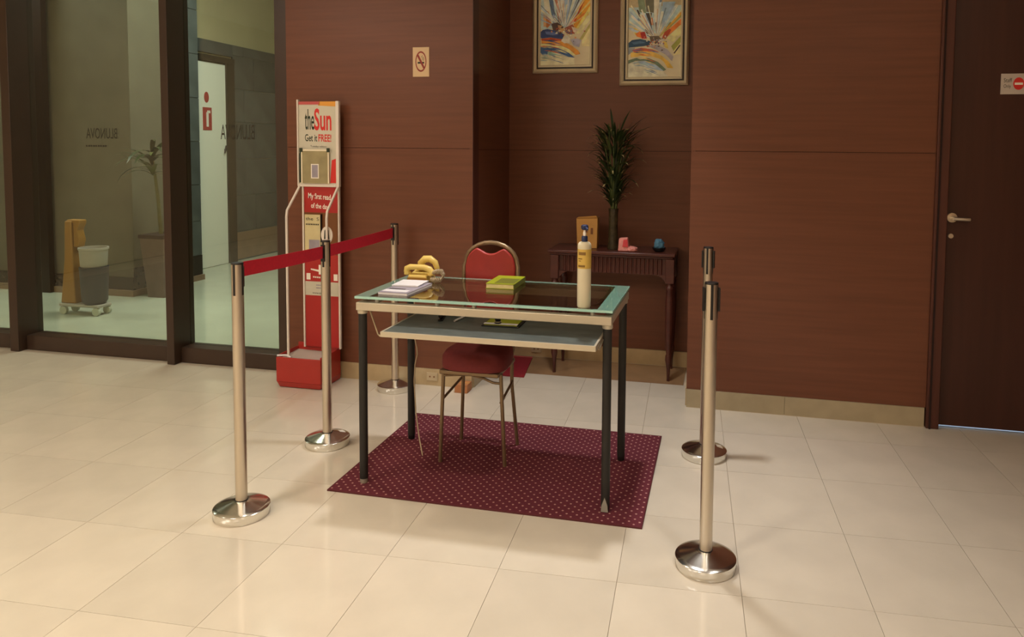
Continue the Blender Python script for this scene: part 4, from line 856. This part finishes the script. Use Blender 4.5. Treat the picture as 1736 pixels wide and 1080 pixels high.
S2 = [((176, 162, 128), [(1030, -400), (1530, -400), (1530, 60), (1030, 60)]), ((168, 190, 192), [(1030, 60), (1530, 50), (1480, 130), (1340, 280), (1230, 290), (1030, 200)]),
      ((104, 104, 88), [(1170, -200), (1285, -200), (1265, 110), (1200, 100)]), ((120, 136, 110), [(1110, -100), (1170, -100), (1200, 110), (1140, 100)]), ((206, 206, 190), [(1265, 0), (1330, -20), (1310, 300), (1270, 250)]), ((146, 172, 190), [(1340, 20), (1450, 20), (1400, 160), (1330, 280)]), ((222, 214, 190), [(1310, 100), (1350, 100), (1325, 300), (1300, 300)]),
      ((60, 52, 46), [(1115, 80), (1130, 80), (1235, 310), (1220, 320)]), ((226, 216, 186), [(1140, 120), (1185, 110), (1245, 310), (1235, 320)]), ((176, 106, 70), [(1235, 150), (1255, 150), (1265, 215), (1245, 215)]), ((70, 66, 60), [(1195, 110), (1250, 110), (1240, 170), (1260, 300), (1245, 310)]),
      ((206, 186, 70), [(1085, 240), (1120, 235), (1140, 290), (1110, 300)]), ((218, 116, 44), [(1110, 285), (1150, 265), (1165, 325), (1120, 310)]), ((168, 44, 36), [(1150, 275), (1190, 270), (1210, 330), (1165, 330)]), ((206, 214, 200), [(1060, 180), (1110, 210), (1180, 260), (1160, 265)]),
      ((206, 120, 50), [(1530, 140), (1530, 190), (1380, 320), (1350, 330), (1350, 300)]), ((164, 66, 40), [(1400, 250), (1420, 260), (1370, 340), (1340, 330), (1360, 280)]), ((226, 206, 150), [(1530, 190), (1530, 270), (1430, 370), (1380, 330)]), ((146, 148, 70), [(1530, 280), (1530, 330), (1440, 440), (1420, 400)]), ((212, 200, 150), [(1530, 330), (1530, 460), (1440, 480), (1445, 440)]), ((62, 52, 40), [(1490, 390), (1500, 395), (1450, 465), (1440, 460)]),
      ((96, 84, 70), [(1230, 310), (1310, 310), (1340, 345), (1290, 375), (1245, 365)]), ((196, 190, 176), [(1290, 340), (1360, 340), (1400, 380), (1330, 390)]), ((206, 186, 96), [(1340, 360), (1380, 350), (1395, 420), (1370, 410)]),
      ((40, 70, 96), [(1050, 365), (1080, 340), (1150, 332), (1240, 352), (1240, 385), (1180, 395), (1050, 405)]), ((70, 100, 130), [(1070, 360), (1150, 350), (1200, 365), (1100, 380)]), ((156, 152, 158), [(1215, 395), (1300, 385), (1390, 430), (1440, 490), (1430, 530), (1370, 470), (1290, 425)]), ((130, 140, 146), [(1045, 405), (1110, 408), (1080, 450), (1045, 470)]),
      ((186, 96, 60), [(1080, 425), (1160, 408), (1260, 425), (1320, 450), (1260, 448), (1100, 445)]), ((226, 176, 86), [(1070, 450), (1160, 436), (1260, 445), (1340, 480), (1400, 530), (1440, 585), (1400, 570), (1330, 510), (1240, 480), (1070, 490)]), ((206, 170, 70), [(1340, 500), (1400, 540), (1440, 590), (1390, 585)]),
      ((96, 116, 96), [(1050, 515), (1120, 495), (1230, 500), (1310, 535), (1380, 600), (1360, 612), (1290, 555), (1200, 520), (1110, 520), (1050, 545)]), ((150, 172, 190), [(1130, 525), (1200, 520), (1290, 558), (1360, 612), (1250, 590), (1150, 560)]), ((196, 196, 176), [(1040, 548), (1130, 528), (1200, 575), (1360, 616), (1400, 660), (1040, 660)])]
PXM = 0.003905 / 5.106; PZM = 0.003835 / 5.106
painting(-1.238, -0.804, 1.900, 2.56, 'abstract painting in gold frame at the left, ending higher on the wall', S1, PXM, PZM, -1.408, 2.372, (500, 260))
painting(-0.659, -0.222, 1.815, 2.475, 'abstract painting in gold frame at the right, hanging lower above the plant', S2, 0.003745 / 5.106, 0.003735 / 5.106, -1.375, 2.352, (1290, 345))

# ---- console table in the alcove
CX0, CX1, CY0, CY1, CZ = -1.048, -0.263, 4.352, 4.676, 0.782
ct_ = empty('console_table', ((CX0 + CX1) / 2, (CY0 + CY1) / 2, 0), 'dark mahogany console table with reeded apron in the alcove', 'table')
def K(b, name, m, parent=ct_, bevel=0.0):
    mx_, my_ = (CX0 + CX1) / 2, (CY0 + CY1) / 2
    b.v = [(x - mx_, y - my_, z) for x, y, z in b.v]; return b.build(name, m, parent, bevel=bevel)
K(MB().box(CX0, CX1, CY0, CY1, CZ - 0.022, CZ), 'table_top', M['wood_dark'], bevel=0.006)
K(MB().box(CX0 + 0.012, CX1 - 0.012, CY0 + 0.012, CY1 - 0.005, CZ - 0.034, CZ - 0.022), 'under_moulding', M['wood_dark'], bevel=0.004)
AX0, AX1, AY0 = CX0 + 0.045, CX1 - 0.03, CY0 + 0.03
ap = K(MB().box(AX0, AX1, AY0 + 0.006, AY0 + 0.024, 0.645, CZ - 0.034), 'apron', M['wood_dark'])
nr = 24; me0 = MB().prism_z([(0.0098 * math.cos(a), -0.008 * math.sin(a)) for a in [PI * i / 6 for i in range(7)]], 0, 0.094).mesh('reed', M['wood_dark'])
for i in range(nr):
    o = bpy.data.objects.new('reed', me0); COL.objects.link(o); o.parent = ap
    o.location = (AX0 + 0.045 + (AX1 - AX0 - 0.09) * (i + 0.5) / nr - (CX0 + CX1) / 2, AY0 + 0.006 - (CY0 + CY1) / 2, 0.650)
K(MB().box(AX0, AX0 + 0.018, AY0 + 0.024, CY1 - 0.02, 0.645, CZ - 0.034), 'side_apron', M['wood_dark']); K(MB().box(AX1 - 0.018, AX1, AY0 + 0.024, CY1 - 0.02, 0.645, CZ - 0.034), 'side_apron', M['wood_dark'])
for x in (-1.006, -0.294):
    for y in (4.388, 4.645):
        s = 1 if x < -0.6 else -1
        lg = K(MB().box(x - 0.026, x + 0.026, y - 0.026, y + 0.026, 0.60, CZ - 0.034), 'leg', M['wood_dark'], bevel=0.003)
        K(MB().lathe([(0.022, 0.60), (0.019, 0.585), (0.026, 0.575), (0.026, 0.565), (0.020, 0.555), (0.0255, 0.50), (0.025, 0.36), (0.020, 0.20), (0.014, 0.165), (0.019, 0.155), (0.021, 0.13), (0.016, 0.105), (0.011, 0.07), (0.0085, 0.02), (0.010, 0.0)], x, y, 18), 'turned_shaft', M['wood_dark'], lg)
        if y < 4.5: K(MB().prism_y([(x + s * 0.026, 0.648), (x + s * 0.075, 0.648), (x + s * 0.055, 0.635), (x + s * 0.035, 0.615), (x + s * 0.026, 0.60)], y - 0.010, y + 0.012), 'corner_bracket', M['wood_dark'], lg)

CT = CZ + 0.0004
# potted bamboo
pb = empty('vase_plant', (-0.655, 4.47, CT), 'leafy green bamboo in a slim dark vase on the console table', 'potted plant')
MB().lathe([(0.036, 0.0), (0.038, 0.01), (0.031, 0.05), (0.028, 0.14), (0.029, 0.22), (0.032, 0.255), (0.027, 0.255)], n=20).build('vase', M['vase'], pb)
for i in range(9):
    a = i * 2.399; q = 0.012 + 0.012 * (i % 3) / 2
    sx, sy = q * math.cos(a), q * math.sin(a)
    MB().tube([(sx * 0.6, sy * 0.6, 0.20), (sx, sy, 0.34), (sx * 2.0, sy * 2.0, 0.52), (sx * 3.4, sy * 3.4, 0.66 + 0.04 * (i % 4))], [0.006, 0.006, 0.005, 0.003], 7).build('stalk', M['stalk'] if i % 3 == 0 else M['leaf2'], pb)
for i in range(250):
    z = 0.25 + 0.46 * random.random() ** 0.9; a = i * 2.399 + random.random(); f = (z - 0.24) / 0.46
    q = (0.015 + 0.080 * min(1.0, f * 1.5)) * math.sqrt(random.random())
    el = 1.50 - (0.2 + 0.9 * random.random()) * (0.25 + q * 9)
    k = 2 + (i % 2) if i % 3 == 0 else i % 2
    sc = 0.42 + 0.38 * random.random()
    if q * math.sin(a) * 0.8 + 0.22 * sc * math.cos(el) * math.sin(a) > 0.13: a = -a
    place_leaf(LEAVES[k], (q * math.cos(a), q * math.sin(a) * 0.8, z), a, el, pb, sc)

# cardboard box
kb = empty('cardboard_box', (-0.823, 4.50, CT), 'worn kraft cardboard box standing on the console table', 'box', rz=0.04)
MB().hexa([(-0.060, -0.040, 0), (0.066, -0.040, 0), (0.066, 0.040, 0), (-0.060, 0.040, 0)], [(-0.066, -0.042, 0.188), (0.068, -0.040, 0.194), (0.068, 0.042, 0.194), (-0.066, 0.040, 0.188)]).build('carton', M['card'], kb, bevel=0.003)
MB().hexa([(-0.064, -0.046, 0.189), (0.066, -0.044, 0.195), (0.064, 0.0, 0.196), (-0.060, 0.0, 0.190)], [(-0.052, -0.050, 0.198), (0.058, -0.048, 0.208), (0.062, 0.0, 0.200), (-0.056, 0.0, 0.194)]).build('lid_flap', M['card'], kb)
MB().box(-0.020, 0.006, -0.0425, -0.0415, 0.10, 0.15).box(0.025, 0.040, -0.0425, -0.0412, 0.09, 0.13).build('printed_mark', M['card_dk'], kb)
def crumple(bm_r, seed, sx, sy, sz, n=3):
    rnd = random.Random(seed); bm = bmesh.new(); bmesh.ops.create_icosphere(bm, subdivisions=n, radius=1.0)
    b = MB()
    for v in bm.verts:
        d = 0.74 + 0.30 * rnd.random(); v.co = Vector((v.co.x * d * sx, v.co.y * d * sy, max(0.0, (v.co.z * d + 0.62) * sz)))
    bm.verts.ensure_lookup_table(); b.v = [tuple(v.co) for v in bm.verts]
    for f in bm.faces: b.f.append([v.index for v in f.verts]); b.s.append(False); b.mi.append(0)
    bm.free(); return b
tp = empty('tissue_pack', (-0.560, 4.415, CT), 'crumpled pink and red tissue packet on the console table', 'packet')
MB().hexa([(-0.055, -0.025, 0.0), (0.012, -0.030, 0.0), (0.016, 0.028, 0.0), (-0.050, 0.030, 0.0)], [(-0.050, -0.012, 0.078), (0.004, -0.014, 0.086), (0.006, 0.016, 0.084), (-0.046, 0.018, 0.080)]).build('wrapper', M['pink'], tp, bevel=0.006)
MB().hexa([(-0.026, -0.0300, 0.028), (0.008, -0.0300, 0.028), (0.008, -0.020, 0.028), (-0.026, -0.020, 0.028)], [(-0.020, -0.020, 0.070), (0.004, -0.020, 0.074), (0.004, -0.010, 0.074), (-0.020, -0.010, 0.070)]).build('red_window', M['redwrap'], tp)
b = crumple(1, 3, 0.038, 0.026, 0.022); b.build('loose_tissue', M['pink'], tp, loc=(0.030, -0.010, 0.0))
bc = empty('blue_cloth', (-0.368, 4.45, CT), 'small blue cloth bundle on a dark dish on the console table', 'cloth')
MB().lathe([(0.026, 0.0), (0.038, 0.012), (0.042, 0.024), (0.038, 0.024), (0.03, 0.012)], n=20).build('dish', M['black'], bc)
b = crumple(1, 8, 0.036, 0.030, 0.040); b.build('bundle', M['blue'], bc, loc=(0.0, 0.0, 0.018))

# ---- small things on the floor
rm = empty('red_board', (-1.245, 4.44, 0.0004), 'small flat red board lying on the alcove floor behind the chair', 'board')
MB().prism_z([(-0.09, -0.21), (0.085, -0.21), (0.03, 0.20), (-0.12, 0.20)], 0.0, 0.006).build('board', M['mat_red'], rm)
MB().prism_z([(-0.12, 0.2005), (0.03, 0.2005), (0.028, 0.215), (-0.12, 0.215)], 0.0, 0.007).build('pale_edge', M['pinkband'], rm)
bkb = empty('brown_block', (-1.432, 3.905, 0.0004), 'small brown cardboard block on the floor by the alcove corner', 'block')
MB().box(-0.042, 0.036, -0.038, 0.040, 0.0, 0.05).build('block', M['brick'], bkb, bevel=0.003); MB().box(-0.043, 0.037, -0.006, 0.006, 0.05, 0.0508).build('tape', M['card'], bkb)

# ---- ceiling lamps
for i, (x, y, p, c, ang) in enumerate(DOWNLIGHTS):
    names = ['over the front left', 'by the left wood wall', 'over the front middle', 'over the front right', 'in front of the alcove', 'by the right wood wall', 'by the shopfront', 'behind the camera at the middle', 'behind the camera at the right', 'behind the camera at the left', 'at the far left']
    dl = empty('ceiling_downlight', (x, y, CEIL), 'round recessed ceiling lamp ' + names[i], 'lamp', 'ceiling downlights')
    MB().lathe([(0.085, -0.006), (0.10, -0.006), (0.10, 0.0), (0.085, 0.0)], n=24).build('rim', M['white_metal'], dl)
    MB().lathe([(0.001, -0.002), (0.084, -0.002)], n=24).build('diffuser', M['lamp'], dl)
for x, y, sx, sy, lab in ((-3.8, 5.6, 1.2, 1.6, 'large'), (-7.8, 4.9, 2.4, 0.9, 'long narrow')):
    dl = empty('ceiling_light_panel', (x, y, 3.9), lab + ' square ceiling lamp in the corridor beyond the glass', 'lamp')
    MB().box(-sx / 2, sx / 2, -sy / 2, sy / 2, -0.02, 0.0).build('diffuser', M['lamp_out'], dl)

for (x, y, sx, sy, p), lab in zip(FILL_PANELS, ('behind the camera at the left', 'behind the camera at the middle', 'behind the camera at the right', 'at the far left end')):
    dl = empty('ceiling_light_panel', (x, y, CEIL), 'unseen ceiling panel added as fill light ' + lab, 'lamp', 'added lobby fill panels')  # visible bodies of the added fill panels
    MB().box(-sx / 2, sx / 2, -sy / 2, sy / 2, -0.02, 0.0).build('diffuser', M['lamp'], dl)

wlamp = empty('wall_lamp', (3.1, -2.4, 1.33), 'warm wall lamp on the side wall behind the camera', 'lamp')
MB().box(-0.03, -0.001, -0.06, 0.06, -0.10, 0.10).build('back_plate', M['gold'], wlamp)
MB().lathe([(0.10, -0.16), (0.105, -0.15), (0.085, 0.17), (0.08, 0.18)], -0.15, 0, 20).build('shade', M['wall_glow'], wlamp)
